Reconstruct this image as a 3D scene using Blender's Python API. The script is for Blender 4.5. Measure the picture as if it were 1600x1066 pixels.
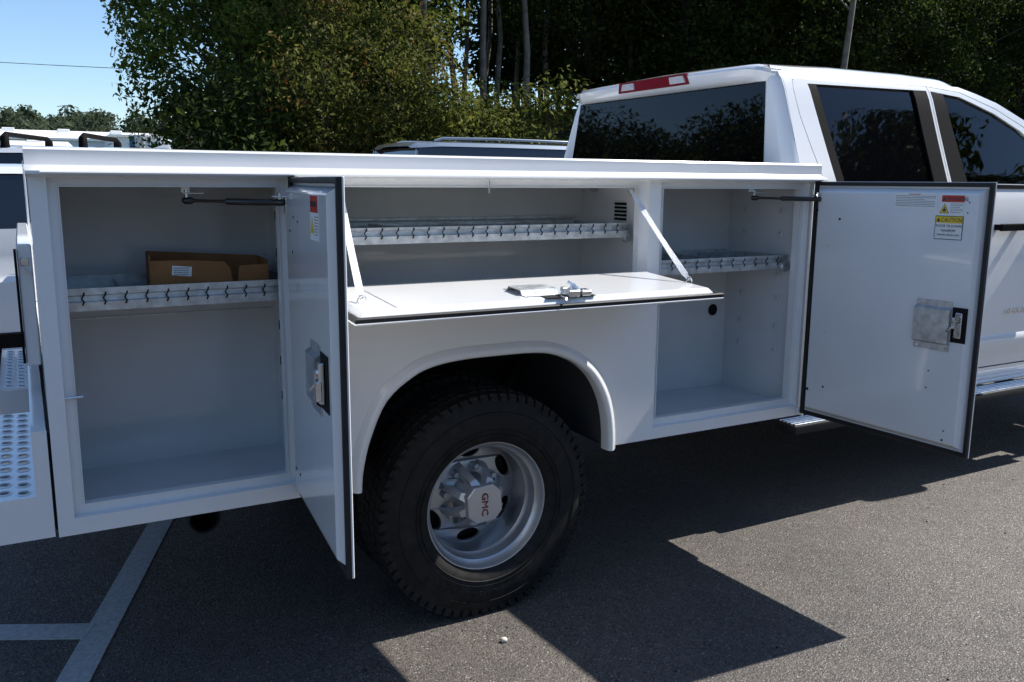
import bpy, bmesh, math, random
from mathutils import Vector, Matrix, Quaternion
from mathutils.geometry import tessellate_polygon
PI = math.pi; R = math.radians
scene = bpy.context.scene
for o in list(bpy.data.objects): bpy.data.objects.remove(o)
C = scene.collection

# ------------------------------------------------------------------ camera
CAM = Vector((-0.0184, -2.5412, 1.4945)); YAW, PITCH, ROLL, FPX = 0.5049, 0.1793, 0.0072, 1375.8
_f = Vector((math.sin(YAW)*math.cos(PITCH), math.cos(YAW)*math.cos(PITCH), -math.sin(PITCH)))
_r = Vector((math.cos(YAW), -math.sin(YAW), 0)); _u = _r.cross(_f)
_r2 = math.cos(ROLL)*_r + math.sin(ROLL)*_u; _u2 = -math.sin(ROLL)*_r + math.cos(ROLL)*_u
cd = bpy.data.cameras.new('camera'); cam = bpy.data.objects.new('camera', cd); C.objects.link(cam)
cam.matrix_world = Matrix(((_r2.x, _u2.x, -_f.x, CAM.x), (_r2.y, _u2.y, -_f.y, CAM.y), (_r2.z, _u2.z, -_f.z, CAM.z), (0, 0, 0, 1)))
cd.sensor_fit = 'HORIZONTAL'; cd.sensor_width = 36; cd.lens = FPX/1600*36; cd.clip_start = .05; cd.clip_end = 5000
scene.camera = cam
scene.cycles.max_bounces = 7; scene.cycles.diffuse_bounces = 3; scene.cycles.glossy_bounces = 3; scene.cycles.transmission_bounces = 4; scene.cycles.transparent_max_bounces = 6
scene.render.resolution_x = 1024; scene.render.resolution_y = 682

# ------------------------------------------------------------------ light
SUN = Vector((0.92, -0.055, 1.0)).normalized()
world = bpy.data.worlds.new('World'); scene.world = world; world.use_nodes = True
wn = world.node_tree; sky = wn.nodes.new('ShaderNodeTexSky'); sky.sky_type = 'NISHITA'; sky.sun_disc = False
sky.sun_elevation = math.asin(SUN.z); sky.sun_rotation = math.atan2(SUN.x, SUN.y)
sky.air_density = 1.0; sky.dust_density = 0.12; sky.ozone_density = 5.5
bg = wn.nodes['Background']; bg.inputs[1].default_value = 0.1; wn.links.new(sky.outputs[0], bg.inputs[0])
sl = bpy.data.lights.new('sun', 'SUN'); sl.energy = 4.6; sl.angle = R(0.55); sl.color = (1.0, .955, .88)
so = bpy.data.objects.new('sun', sl); C.objects.link(so); so.rotation_euler = SUN.to_track_quat('Z', 'Y').to_euler(); so.location = (8, -2, 12)
vs = scene.view_settings; vs.view_transform = 'Standard'; vs.look = 'None'; vs.gamma = 1; vs.exposure = 0.78; vs.use_curve_mapping = False

# ------------------------------------------------------------------ materials
M = {}
def mat(name, col, rough=.5, metal=0, coat=0, spec=.5, var=0, vscale=6, bump=0, bscale=60, trans=0, ior=1.45, rvar=0, col2=None, detail=4):
    m = bpy.data.materials.new(name); m.use_nodes = True; nt = m.node_tree; b = nt.nodes['Principled BSDF']
    b.inputs['Base Color'].default_value = (*col, 1); b.inputs['Roughness'].default_value = rough; b.inputs['Metallic'].default_value = metal
    b.inputs['Coat Weight'].default_value = coat; b.inputs['Coat Roughness'].default_value = .04; b.inputs['Specular IOR Level'].default_value = spec
    b.inputs['Transmission Weight'].default_value = trans; b.inputs['IOR'].default_value = ior
    tc = nt.nodes.new('ShaderNodeTexCoord')
    if var or rvar or col2:
        n = nt.nodes.new('ShaderNodeTexNoise'); n.inputs['Scale'].default_value = vscale; n.inputs['Detail'].default_value = detail
        nt.links.new(tc.outputs['Object'], n.inputs['Vector'])
        if var or col2:
            r = nt.nodes.new('ShaderNodeValToRGB'); r.color_ramp.elements[0].position = .3; r.color_ramp.elements[1].position = .7
            a = tuple(max(0, c*(1-var)) for c in col); z = col2 or tuple(min(1, c*(1+var)) for c in col)
            r.color_ramp.elements[0].color = (*a, 1); r.color_ramp.elements[1].color = (*z, 1)
            nt.links.new(n.outputs['Fac'], r.inputs['Fac']); nt.links.new(r.outputs[0], b.inputs['Base Color'])
        if rvar:
            mr = nt.nodes.new('ShaderNodeMapRange'); mr.inputs['To Min'].default_value = max(.02, rough-rvar); mr.inputs['To Max'].default_value = rough+rvar
            nt.links.new(n.outputs['Fac'], mr.inputs['Value']); nt.links.new(mr.outputs[0], b.inputs['Roughness'])
    if bump:
        n2 = nt.nodes.new('ShaderNodeTexNoise'); n2.inputs['Scale'].default_value = bscale; n2.inputs['Detail'].default_value = 3
        nt.links.new(tc.outputs['Object'], n2.inputs['Vector']); bp = nt.nodes.new('ShaderNodeBump'); bp.inputs['Strength'].default_value = bump; bp.inputs['Distance'].default_value = .01
        nt.links.new(n2.outputs['Fac'], bp.inputs['Height']); nt.links.new(bp.outputs[0], b.inputs['Normal'])
    M[name] = m; return m
mat('white_paint', (.78, .785, .79), .2, coat=.7, rvar=.06, vscale=2.2, bump=.10, bscale=3.2, var=.02)
mat('liner_paint', (.64, .65, .66), .2, coat=.6, rvar=.08, vscale=5, bump=.14, bscale=4.5, var=.05, detail=8)
mat('cab_paint', (.80, .805, .81), .16, coat=1, rvar=.03, vscale=2)
mat('rubber', (.012, .012, .013), .6, var=.3, vscale=20)
mat('tyre_rubber', (.011, .0108, .0108), .7, var=.35, vscale=30, bump=.15, bscale=220, col2=(.02, .019, .018), spec=.3)
mat('galvanised', (.58, .60, .61), .46, .85, var=.22, vscale=38, rvar=.14, bump=.05, bscale=90)
mat('zinc', (.72, .74, .76), .22, 1, var=.15, vscale=60, rvar=.1)
mat('wheel_silver', (.50, .51, .53), .36, .75, rvar=.06, vscale=12, var=.06)
mat('cap_silver', (.60, .60, .61), .3, .6, rvar=.05, vscale=20)
mat('black_plastic', (.006, .006, .0065), .65, rvar=.1, vscale=90, bump=.1, bscale=400, spec=.06)
mat('black_gloss', (.010, .010, .011), .12, coat=.5)
mat('chassis_black', (.010, .010, .010), .7, var=.3)
mat('liner_black', (.012, .012, .012), .85, bump=.2, bscale=200)
mat('undercoat', (.055, .056, .058), .8, bump=.3, bscale=120)
mat('cardboard', (.30, .135, .048), .8, var=.16, vscale=12, bump=.08, bscale=70)
mat('paper', (.78, .78, .77), .6, var=.03)
mat('print_ink', (.06, .06, .07), .6)
mat('label_red', (.50, .035, .02), .45)
mat('label_yellow', (.80, .56, .02), .45)
mat('hole_black', (.004, .004, .004), .9)
mat('strap', (.78, .79, .80), .75, var=.12, vscale=160, bump=.6, bscale=240)
mat('lamp_red', (.22, .006, .014), .12, coat=.8)
mat('lamp_clear', (.62, .60, .62), .15, coat=.8, var=.12, vscale=60)
mat('privacy_glass', (.002, .0022, .003), .015, spec=.45)
def glass(name, tint):
    m = bpy.data.materials.new(name); m.use_nodes = True; nt = m.node_tree; nt.nodes.remove(nt.nodes['Principled BSDF'])
    a = nt.nodes.new('ShaderNodeBsdfTransparent'); a.inputs[0].default_value = (*tint, 1); g = nt.nodes.new('ShaderNodeBsdfGlossy'); g.inputs['Roughness'].default_value = .01
    f = nt.nodes.new('ShaderNodeFresnel'); f.inputs[0].default_value = 1.45; x = nt.nodes.new('ShaderNodeMixShader')
    nt.links.new(f.outputs[0], x.inputs[0]); nt.links.new(a.outputs[0], x.inputs[1]); nt.links.new(g.outputs[0], x.inputs[2]); nt.links.new(x.outputs[0], nt.nodes['Material Output'].inputs['Surface']); M[name] = m
glass('tinted_glass', (.84, .94, .88))
mat('interior', (.20, .205, .20), .7, var=.2)
mat('interior_light', (.40, .41, .40), .7)
mat('chrome', (.75, .75, .76), .08, 1)
mat('badge_red', (.20, .014, .02), .3)
mat('stripe_paint', (.42, .42, .41), .7, var=.2, vscale=60, bump=.3, bscale=250, detail=8)
mat('suv_white', (.78, .79, .80), .15, coat=1)
mat('suv_silver', (.30, .35, .41), .2, .5, coat=1)
mat('suv_glass', (.006, .008, .012), .03, coat=1)
mat('bark', (.075, .058, .043), .9, var=.4, vscale=5, bump=.6, bscale=14)
mat('bark_pale', (.21, .18, .145), .9, var=.35, vscale=4, bump=.5, bscale=14)
mat('pebble', (.55, .50, .43), .8, var=.2, vscale=60)
mat('wall_white', (.74, .74, .72), .7, var=.05)
mat('wall_grey', (.30, .31, .32), .7, var=.1)
mat('roof_white', (.78, .78, .76), .6, var=.05)
mat('sign_blue', (.05, .16, .32), .4)
mat('steel_grey', (.25, .26, .27), .5, .4)
mat('concrete', (.42, .40, .37), .85, var=.15, vscale=8)
mat('soil', (.05, .035, .02), .95, var=.5, vscale=1.2, bump=.5, bscale=4, col2=(.075, .06, .03))
mat('grass_ground', (.055, .07, .025), .95, var=.4, vscale=.4, bump=.4, bscale=8)

def leaf_mat(name, dark, light, tint=None, scale=.55):
    m = bpy.data.materials.new(name); m.use_nodes = True; nt = m.node_tree; b = nt.nodes['Principled BSDF']
    geo = nt.nodes.new('ShaderNodeNewGeometry'); n = nt.nodes.new('ShaderNodeTexNoise'); n.inputs['Scale'].default_value = scale; n.inputs['Detail'].default_value = 6
    tc = nt.nodes.new('ShaderNodeTexCoord'); nt.links.new(tc.outputs['Object'], n.inputs['Vector'])
    add = nt.nodes.new('ShaderNodeMath'); add.operation = 'ADD'
    mul = nt.nodes.new('ShaderNodeMath'); mul.operation = 'MULTIPLY_ADD'; mul.inputs[1].default_value = .5; mul.inputs[2].default_value = -.25
    nt.links.new(geo.outputs['Random Per Island'], mul.inputs[0]); nt.links.new(n.outputs['Fac'], add.inputs[0]); nt.links.new(mul.outputs[0], add.inputs[1])
    r = nt.nodes.new('ShaderNodeValToRGB'); e = r.color_ramp.elements; e[0].position = .25; e[0].color = (*dark, 1); e[1].position = .72; e[1].color = (*light, 1)
    if tint: x = e.new(.88); x.color = (*tint, 1)
    nt.links.new(add.outputs[0], r.inputs['Fac']); nt.links.new(r.outputs[0], b.inputs['Base Color'])
    b.inputs['Roughness'].default_value = .6; b.inputs['Specular IOR Level'].default_value = .12
    tr = nt.nodes.new('ShaderNodeBsdfTranslucent'); nt.links.new(r.outputs[0], tr.inputs['Color'])
    mx = nt.nodes.new('ShaderNodeMixShader'); mx.inputs[0].default_value = .45
    out = nt.nodes['Material Output']; nt.links.new(b.outputs[0], mx.inputs[1]); nt.links.new(tr.outputs[0], mx.inputs[2]); nt.links.new(mx.outputs[0], out.inputs['Surface'])
    M[name] = m
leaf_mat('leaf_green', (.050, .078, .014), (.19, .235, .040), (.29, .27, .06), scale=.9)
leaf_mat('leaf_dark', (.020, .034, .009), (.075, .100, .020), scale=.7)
leaf_mat('leaf_red', (.045, .058, .014), (.16, .17, .036), (.27, .11, .045), scale=.9)
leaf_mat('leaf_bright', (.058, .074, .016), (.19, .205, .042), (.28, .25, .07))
leaf_mat('leaf_hazed', (.045, .065, .040), (.095, .12, .065), scale=.08)  # lighter, greyer leaves for the ridge: distance haze put into the colour

def asphalt():
    m = bpy.data.materials.new('asphalt'); m.use_nodes = True; nt = m.node_tree; b = nt.nodes['Principled BSDF']; L = nt.links.new
    tc = nt.nodes.new('ShaderNodeTexCoord')
    def noise(s, d=4, ro=.6):
        n = nt.nodes.new('ShaderNodeTexNoise'); n.inputs['Scale'].default_value = s; n.inputs['Detail'].default_value = d; n.inputs['Roughness'].default_value = ro
        L(tc.outputs['Object'], n.inputs['Vector']); return n
    big = noise(.9, 6); mid = noise(9, 5); fine = noise(150, 3, .7)
    vo = nt.nodes.new('ShaderNodeTexVoronoi'); vo.inputs['Scale'].default_value = 165; L(tc.outputs['Object'], vo.inputs['Vector'])
    sep = nt.nodes.new('ShaderNodeSeparateColor'); L(vo.outputs['Color'], sep.inputs[0])
    r = nt.nodes.new('ShaderNodeValToRGB'); e = r.color_ramp.elements
    e[0].position = .16; e[0].color = (.022, .020, .019, 1); e[1].position = .96; e[1].color = (.22, .20, .18, 1)
    x = e.new(.38); x.color = (.068, .060, .054, 1); x = e.new(.74); x.color = (.122, .109, .098, 1)
    a = nt.nodes.new('ShaderNodeMath'); a.operation = 'MULTIPLY_ADD'; a.inputs[1].default_value = .55
    L(fine.outputs['Fac'], a.inputs[0]); h = nt.nodes.new('ShaderNodeMath'); h.operation = 'MULTIPLY'; h.inputs[1].default_value = .45; L(sep.outputs[0], h.inputs[0]); L(h.outputs[0], a.inputs[2])
    L(a.outputs[0], r.inputs['Fac'])
    mx = nt.nodes.new('ShaderNodeMix'); mx.data_type = 'RGBA'; mx.blend_type = 'MULTIPLY'; mx.inputs['Factor'].default_value = 1
    r2 = nt.nodes.new('ShaderNodeValToRGB'); r2.color_ramp.elements[0].position = .36; r2.color_ramp.elements[0].color = (.72, .72, .73, 1); r2.color_ramp.elements[1].position = .62; r2.color_ramp.elements[1].color = (1.18, 1.15, 1.11, 1)
    ad = nt.nodes.new('ShaderNodeMath'); ad.operation = 'MULTIPLY_ADD'; ad.inputs[1].default_value = .4; L(mid.outputs['Fac'], ad.inputs[0])
    h2 = nt.nodes.new('ShaderNodeMath'); h2.operation = 'MULTIPLY'; h2.inputs[1].default_value = .6; L(big.outputs['Fac'], h2.inputs[0]); L(h2.outputs[0], ad.inputs[2])
    sv = nt.nodes.new('ShaderNodeTexVoronoi'); sv.inputs['Scale'].default_value = 230; L(tc.outputs['Object'], sv.inputs['Vector']); s2 = nt.nodes.new('ShaderNodeSeparateColor'); L(sv.outputs['Color'], s2.inputs[0])
    gt = nt.nodes.new('ShaderNodeMath'); gt.operation = 'GREATER_THAN'; gt.inputs[1].default_value = .984; L(s2.outputs[0], gt.inputs[0])
    pit = nt.nodes.new('ShaderNodeMath'); pit.operation = 'LESS_THAN'; pit.inputs[1].default_value = .07; L(s2.outputs[1], pit.inputs[0])
    m1 = nt.nodes.new('ShaderNodeMix'); m1.data_type = 'RGBA'; m1.inputs[7].default_value = (.30, .285, .265, 1); L(gt.outputs[0], m1.inputs['Factor']); L(r.outputs[0], m1.inputs[6])
    m2 = nt.nodes.new('ShaderNodeMix'); m2.data_type = 'RGBA'; m2.inputs[7].default_value = (.018, .017, .016, 1); L(pit.outputs[0], m2.inputs['Factor']); L(m1.outputs[2], m2.inputs[6])
    L(ad.outputs[0], r2.inputs['Fac']); L(m2.outputs[2], mx.inputs[6]); L(r2.outputs[0], mx.inputs[7]); L(mx.outputs[2], b.inputs['Base Color'])
    rr = nt.nodes.new('ShaderNodeMapRange'); rr.inputs['To Min'].default_value = .95; rr.inputs['To Max'].default_value = .42; L(sep.outputs[1], rr.inputs['Value']); L(rr.outputs[0], b.inputs['Roughness'])
    bp = nt.nodes.new('ShaderNodeBump'); bp.inputs['Strength'].default_value = .5; bp.inputs['Distance'].default_value = .006
    hs = nt.nodes.new('ShaderNodeMath'); hs.operation = 'SUBTRACT'; L(fine.outputs['Fac'], hs.inputs[0]); L(vo.outputs['Distance'], hs.inputs[1]); L(hs.outputs[0], bp.inputs['Height']); L(bp.outputs[0], b.inputs['Normal'])
    M['asphalt'] = m
asphalt()

# ------------------------------------------------------------------ helpers
def tag(o, label=None, cat=None, group=None, kind=None):
    if label: o['label'] = label
    if cat: o['category'] = cat
    if group: o['group'] = group
    if kind: o['kind'] = kind
    return o
def empty(name, loc=(0, 0, 0), rz=0, label=None, cat=None, group=None):
    o = bpy.data.objects.new(name, None); C.objects.link(o); o.location = loc; o.rotation_euler = (0, 0, rz); o.empty_display_size = .1
    return tag(o, label, cat, group)
def link(name, me, m, parent=None, smooth=None):
    if isinstance(me, bmesh.types.BMesh):
        bm = me; me = bpy.data.meshes.new(name); bm.to_mesh(me); bm.free()
    if m is not None and not me.materials:
        for q in (m if isinstance(m, (list, tuple)) else [m]): me.materials.append(M[q])
    if smooth is not None:
        me.shade_smooth(); me.set_sharp_from_angle(angle=R(smooth))
    o = bpy.data.objects.new(name, me); C.objects.link(o)
    if parent is not None: o.parent = parent
    return o
class MB:
    def __init__(s): s.bm = bmesh.new()
    def box(s, x0, x1, y0, y1, z0, z1, bev=0, mtx=None, seg=1):
        g = bmesh.ops.create_cube(s.bm, size=1); vs = g['verts']
        for v in vs: v.co = Vector((x0+(v.co.x+.5)*(x1-x0), y0+(v.co.y+.5)*(y1-y0), z0+(v.co.z+.5)*(z1-z0)))
        if bev:
            es = list({e for v in vs for e in v.link_edges})
            rr = bmesh.ops.bevel(s.bm, geom=es, offset=bev, segments=seg, affect='EDGES', profile=.5); vs = list({v for f in rr['faces'] for v in f.verts} | {v for v in vs if v.is_valid})
        if mtx is not None: bmesh.ops.transform(s.bm, matrix=mtx, verts=vs)
        return s
    def tube(s, pts, r, n=10, cap=True):
        pts = [Vector(p) for p in pts]; rs = r if isinstance(r, (list, tuple)) else [r]*len(pts); rings = []
        up = None
        for i, p in enumerate(pts):
            t = (pts[min(i+1, len(pts)-1)]-pts[max(i-1, 0)]).normalized()
            if up is None: up = t.orthogonal().normalized()
            up = (up - up.dot(t)*t).normalized(); w = t.cross(up)
            rings.append([s.bm.verts.new(p+rs[i]*(math.cos(a)*up+math.sin(a)*w)) for a in [2*PI*k/n for k in range(n)]])
        for a, b in zip(rings, rings[1:]):
            for k in range(n): s.bm.faces.new((a[k], a[(k+1) % n], b[(k+1) % n], b[k]))
        if cap: s.bm.faces.new(rings[0][::-1]); s.bm.faces.new(rings[-1])
        return s
    def lathe(s, prof, n=48, axis='y', close=False, ofs=(0, 0, 0), a0=0, a1=2*PI):
        # prof: (radius, along axis)
        full = abs(a1-a0-2*PI) < 1e-6; cnt = n if full else n+1; rings = []
        for r, h in prof:
            ring = []
            for k in range(cnt):
                a = a0+(a1-a0)*k/n; c, q = r*math.cos(a), r*math.sin(a)
                co = {'y': (c, h, q), 'z': (c, q, h), 'x': (h, c, q)}[axis]; ring.append(s.bm.verts.new(Vector(co)+Vector(ofs)))
            rings.append(ring)
        pr = list(zip(rings, rings[1:]))+([(rings[-1], rings[0])] if close else [])
        for a, b in pr:
            for k in range(cnt if full else cnt-1): s.bm.faces.new((a[k], a[(k+1) % cnt], b[(k+1) % cnt], b[k]))
        return s
    def loft(s, rows, closed=False):
        V = [[s.bm.verts.new(p) for p in r] for r in rows]
        for a, b in zip(V, V[1:]):
            n = len(a)
            for k in range(n if closed else n-1): s.bm.faces.new((a[k], a[(k+1) % n], b[(k+1) % n], b[k]))
        return V
    def slab(s, loops, front, back, cuts_a=(), cuts_b=()):
        b2 = bmesh.new(); flat = [Vector((p[0], p[1], 0)) for l in loops for p in l]
        vs = [b2.verts.new(p) for p in flat]
        for t in tessellate_polygon([[Vector((p[0], p[1], 0)) for p in l] for l in loops]):
            try: b2.faces.new([vs[i] for i in t])
            except ValueError: pass
        for c in cuts_a: bmesh.ops.bisect_plane(b2, geom=b2.verts[:]+b2.edges[:]+b2.faces[:], plane_co=(c, 0, 0), plane_no=(1, 0, 0), dist=1e-5)
        for c in cuts_b: bmesh.ops.bisect_plane(b2, geom=b2.verts[:]+b2.edges[:]+b2.faces[:], plane_co=(0, c, 0), plane_no=(0, 1, 0), dist=1e-5)
        b2.normal_update(); fr, bk = {}, {}
        for v in b2.verts: fr[v] = s.bm.verts.new(front(v.co.x, v.co.y)); bk[v] = s.bm.verts.new(back(v.co.x, v.co.y))
        for f in b2.faces:
            s.bm.faces.new([fr[v] for v in f.verts]); s.bm.faces.new([bk[v] for v in reversed(f.verts)])
        for e in b2.edges:
            if len(e.link_faces) == 1:
                a, b = e.verts; s.bm.faces.new((fr[a], fr[b], bk[b], bk[a]))
        b2.free(); return s
    def poly(s, pts): s.bm.faces.new([s.bm.verts.new(p) for p in pts]); return s
    def build(s, name, m, parent=None, smooth=None, recalc=True):
        if recalc: bmesh.ops.recalc_face_normals(s.bm, faces=s.bm.faces[:])
        return link(name, s.bm, m, parent, smooth)
def rect(x0, x1, y0, y1, r=0, n=4):
    if r <= 0: return [(x0, y0), (x1, y0), (x1, y1), (x0, y1)]
    out = []
    for cx, cy, a in ((x1-r, y0+r, -90), (x1-r, y1-r, 0), (x0+r, y1-r, 90), (x0+r, y0+r, 180)):
        for k in range(n+1): t = R(a+90*k/n); out.append((cx+r*math.cos(t), cy+r*math.sin(t)))
    return out
def text(s, size, m, parent, mtx, extrude=.0006, align='LEFT', sx=1, name='lettering'):
    cu = bpy.data.curves.new('txt', 'FONT'); cu.body = s; cu.size = size; cu.extrude = extrude; cu.align_x = align; cu.resolution_u = 2
    t = bpy.data.objects.new('txt', cu); C.objects.link(t); bpy.context.view_layer.update()
    me = bpy.data.meshes.new_from_object(t.evaluated_get(bpy.context.evaluated_depsgraph_get())); bpy.data.objects.remove(t)
    me.materials.clear(); me.transform(Matrix.Diagonal((sx, 1, 1, 1))); me.transform(mtx)
    return link(name, me, m, parent)
def basis(x, y, z, o): return Matrix(((x[0], y[0], z[0], o[0]), (x[1], y[1], z[1], o[1]), (x[2], y[2], z[2], o[2]), (0, 0, 0, 1)))

# ================================================================== SETTING
tag(MB().slab([rect(-1500, 1500, -1500, 1500)], lambda a, b: (a, b, -.03), lambda a, b: (a, b, -1), cuts_a=range(-1400, 1500, 200), cuts_b=range(-1400, 1500, 200)).build('ground', 'grass_ground'), kind='structure')
tag(MB().slab([rect(-45, 60, -30, 15)], lambda a, b: (a, b, 0), lambda a, b: (a, b, -.025)).build('parking_lot', 'asphalt'), kind='structure')
def bank():
    rnd = random.Random(3); rows = []
    for j in range(14):
        y = 14.2+j*3.2; row = []
        for i in range(60):
            x = 4.0+i*2.2-j*.02; h = max(0, min(1, (y-15)/26)); edge = max(0, min(1, (x-4.5)/7))
            row.append((x, y, -.04+(h**.8*5.6+rnd.uniform(-.18, .18)*h*2)*edge))
        rows.append(row)
    m = MB(); m.loft(rows); tag(m.build('wooded_bank', 'soil', smooth=60), kind='structure')
bank()
# painted bay markings, 4 mm sheets on the asphalt
def stripe(a, b, w, name='bay_marking', zz=.004):
    a, b = Vector(a), Vector(b); d = (b-a).normalized(); n = Vector((-d.y, d.x))*w/2
    q = [(a+n), (b+n), (b-n), (a-n)]
    m = MB(); m.slab([[(p.x, p.y) for p in q]], lambda x, y: (x, y, zz), lambda x, y: (x, y, .0005))
    return tag(m.build(name, 'stripe_paint'), kind='structure')
stripe((-.38, -.93), (1.9, 5.9), .098, 'bay_marking')
stripe((.068, .5255), (-3.2, 2.16), .098, 'bay_marking', .0055)

# ================================================================== SERVICE TRUCK
truck = empty('service_truck', (1.4, 1.19, 0), 0, 'white crew cab service truck with open side compartments and dual rear wheels', 'truck')
truck_inv = Matrix.Translation((-1.4, -1.19, 0))
def T(o): o.parent = truck; o.matrix_parent_inverse = Matrix(); o.matrix_basis = truck_inv.copy(); return o      # geometry authored in world coordinates
L, ZB, ZT, ZC = 2.772, .544, 1.499, 1.571
WID = 2.388
OPEN = {'rear': (.067, .629, .617, 1.4754), 'mid': (.80, 1.915, 1.172, 1.477), 'front': (2.0175, 2.7095, .613, 1.4754)}
G = .026
arch_in = [(.846, ZB), (.852, .60), (.878, .70), (.934, .815), (1.023, .884), (1.10, .912), (1.20, .924), (1.316, .926), (1.459, .924), (1.543, .911), (1.63, .875), (1.699, .82), (1.745, .748), (1.769, .676), (1.780, .60), (1.782, ZB)]
outer = [(0, ZB)]+arch_in+[(L, ZB), (L, ZT+.02), (0, ZT+.02)]
holes = [rect(a-G, b+G, c-G, d+G*.82) for a, b, c, d in OPEN.values()]
T(MB().slab([outer]+[h for h in holes], lambda a, b: (a, 0, b), lambda a, b: (a, .004, b)).build('side_panel', 'white_paint'))
# jambs: bevelled ring from the face back to the inner lip, and the lip itself
for k, (a, b, c, d) in OPEN.items():
    r0 = [(x, .0035, z) for x, z in rect(a-G, b+G, c-G, d+G*.82)]; r1 = [(x, .024, z) for x, z in rect(a-G+.002, b+G-.002, c-G+.002, d+G*.82-.002)]
    r2 = [(x, .026, z) for x, z in rect(a, b, c, d)]; r3 = [(x, .021, z) for x, z in rect(a, b, c, d)]; r4 = [(x, .021, z) for x, z in rect(a+.0025, b-.0025, c+.0025, d-.0025)]; r5 = [(x, .05, z) for x, z in rect(a+.003, b-.003, c+.003, d-.003)]
    m = MB(); m.loft([r0, r1, r2, r3, r4, r5], closed=True); T(m.build('door_jamb', 'white_paint'))
# compartment liners (open boxes)
def liner(x0, x1, y0, y1, z0, z1, name='compartment_liner'):
    m = MB(); t = .004
    m.box(x0, x1, y1, y1+t, z0, z1); m.box(x0-t, x0, y0, y1+t, z0-t, z1+t); m.box(x1, x1+t, y0, y1+t, z0-t, z1+t)
    m.box(x0, x1, y0, y1+t, z0-t, z0); m.box(x0, x1, y0, y1+t, z1, z1+t)
    return T(m.build(name, 'liner_paint'))
YB = .45
l_rear = liner(.045, .705, .028, YB, .588, 1.535)
l_mid = liner(.745, 1.89+.06, .028, YB, 1.03, 1.535)
l_front = liner(1.995, 2.735, .028, YB, .588, 1.535)
# seams, bosses and keyhole tabs on the liners
def sub(o, p): o.parent = p; o.matrix_parent_inverse = Matrix(); return o
sub(MB().box(.046, .704, YB-.004, YB-.0005, 1.066, 1.070).build('panel_seam', 'galvanised'), l_rear)
for k in range(6):
    z = .78+k*.12
    for y in (.12, .36):
        sub(MB().box(.7005, .7045, y-.004, y+.004, z-.014, z+.014).build('shelf_slot', 'hole_black'), l_rear)
        sub(MB().box(.0455, .0495, y-.004, y+.004, z-.014, z+.014).build('shelf_slot', 'hole_black'), l_rear)
for y in (.14, .35):
    for z in (.80, .90, 1.02, 1.12, 1.29, 1.385):
        w = MB(); w.lathe([(0, 2.7355), (.014, 2.7345), (.016, 2.7315), (.010, 2.729), (0, 2.729)], 12, 'x', ofs=(0, y, z)); sub(w.build('shelf_boss', 'liner_paint', smooth=40), l_front)
        sub(MB().box(2.7275, 2.731, y-.006, y+.002, z-.004, z+.008).build('shelf_slot', 'interior_light'), l_front)
sub(MB().lathe([(0, YB-.001), (.024, YB-.001), (.026, YB-.004), (.019, YB-.006), (.018, YB-.003), (0, YB-.003)], 20, 'y', ofs=(2.66, 0, .935)).build('drain_grommet', 'hole_black'), l_front)
sub(MB().lathe([(0, .002), (.035, .002), (.035, -.004), (0, -.004)], 20, 'x', ofs=(1.9465, .36, 1.49)).build('wiring_grommet', 'interior_light'), l_mid)
vent = MB()
for k in range(5): vent.box(1.9425, 1.948, .145, .215, 1.355+k*.014, 1.363+k*.014, mtx=None)
sub(vent.build('vent_louvre', 'black_plastic'), l_mid)
# top rail with drip lip, extruded along x
prof = [(.0, ZT-.001), (-.043, ZT+.006), (-.046, ZT+.010), (-.044, ZT+.014), (-.014, ZT+.026), (-.011, ZT+.030), (-.011, ZC-.006), (-.006, ZC), (.004, ZC+.001), (.48, ZC+.001), (.48, ZT+.02), (0, ZT+.02)]
m = MB(); a = m.loft([[(-.004, max(y, -.012), z) for y, z in prof], [(.028, y, z) for y, z in prof], [(L+.010, y, z) for y, z in prof]], closed=True)
m.bm.faces.new(a[0]); m.bm.faces.new(a[-1][::-1]); T(m.build('top_rail', 'white_paint', smooth=35))
# outer shell of the near pack, floor, far pack, bulkhead
sh = MB(); sh.box(.0, .003, .0045, .48, ZB, ZT+.019); sh.box(L-.003, L, .0045, .48, ZB, ZT+.019); sh.box(.003, L-.003, .474, .48, .95, ZT+.019)
sh.box(.003, .84, .0045, .48, ZB, ZB+.004); sh.box(1.786, L-.003, .0045, .48, ZB, ZB+.004)
T(sh.build('pack_shell', 'white_paint'))
for x in (.838, 1.786): T(MB().box(x, x+.004, .0045, .62, ZB, 1.0).build('wheelhouse_wall', 'undercoat'))
wh = MB(); wh.box(.843, 1.785, .006, .62, .985, .99); wh.box(.843, 1.785, .62, .625, .56, .99); T(wh.build('wheelhouse_liner', 'liner_black'))
bd = MB(); bd.box(.004, L-.004, .481, WID-.481, .93, .95); T(bd.build('bed_floor', 'white_paint'))
fp = MB(); fp.box(0, L, WID-.48, WID, .95, ZC, .004); fp.box(0, .84, WID-.48, WID, ZB, .949, .004); fp.box(1.79, L, WID-.48, WID, ZB, .949, .004); T(fp.build('far_pack', 'white_paint'))
bk = MB(); bk.box(L-.03, L-.004, .482, WID-.482, .951, ZC-.02, .003); T(bk.build('bulkhead', 'white_paint'))
tg = T(MB().box(-.042, -.002, .47, WID-.47, .93, 1.30, .004).build('tailgate', 'white_paint'))
sub(MB().box(-.050, -.043, .462, .50, .94, 1.285, .001).build('gate_seal', 'black_plastic'), tg)
lt = MB().box(-.034, -.012, .463, .469, 1.235, 1.26, .002); lt.tube([(-.03, .466, 1.225), (-.015, .46, 1.215), (-.012, .46, 1.20)], .004, 6); sub(lt.build('gate_latch', 'zinc', smooth=40), tg)
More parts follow.
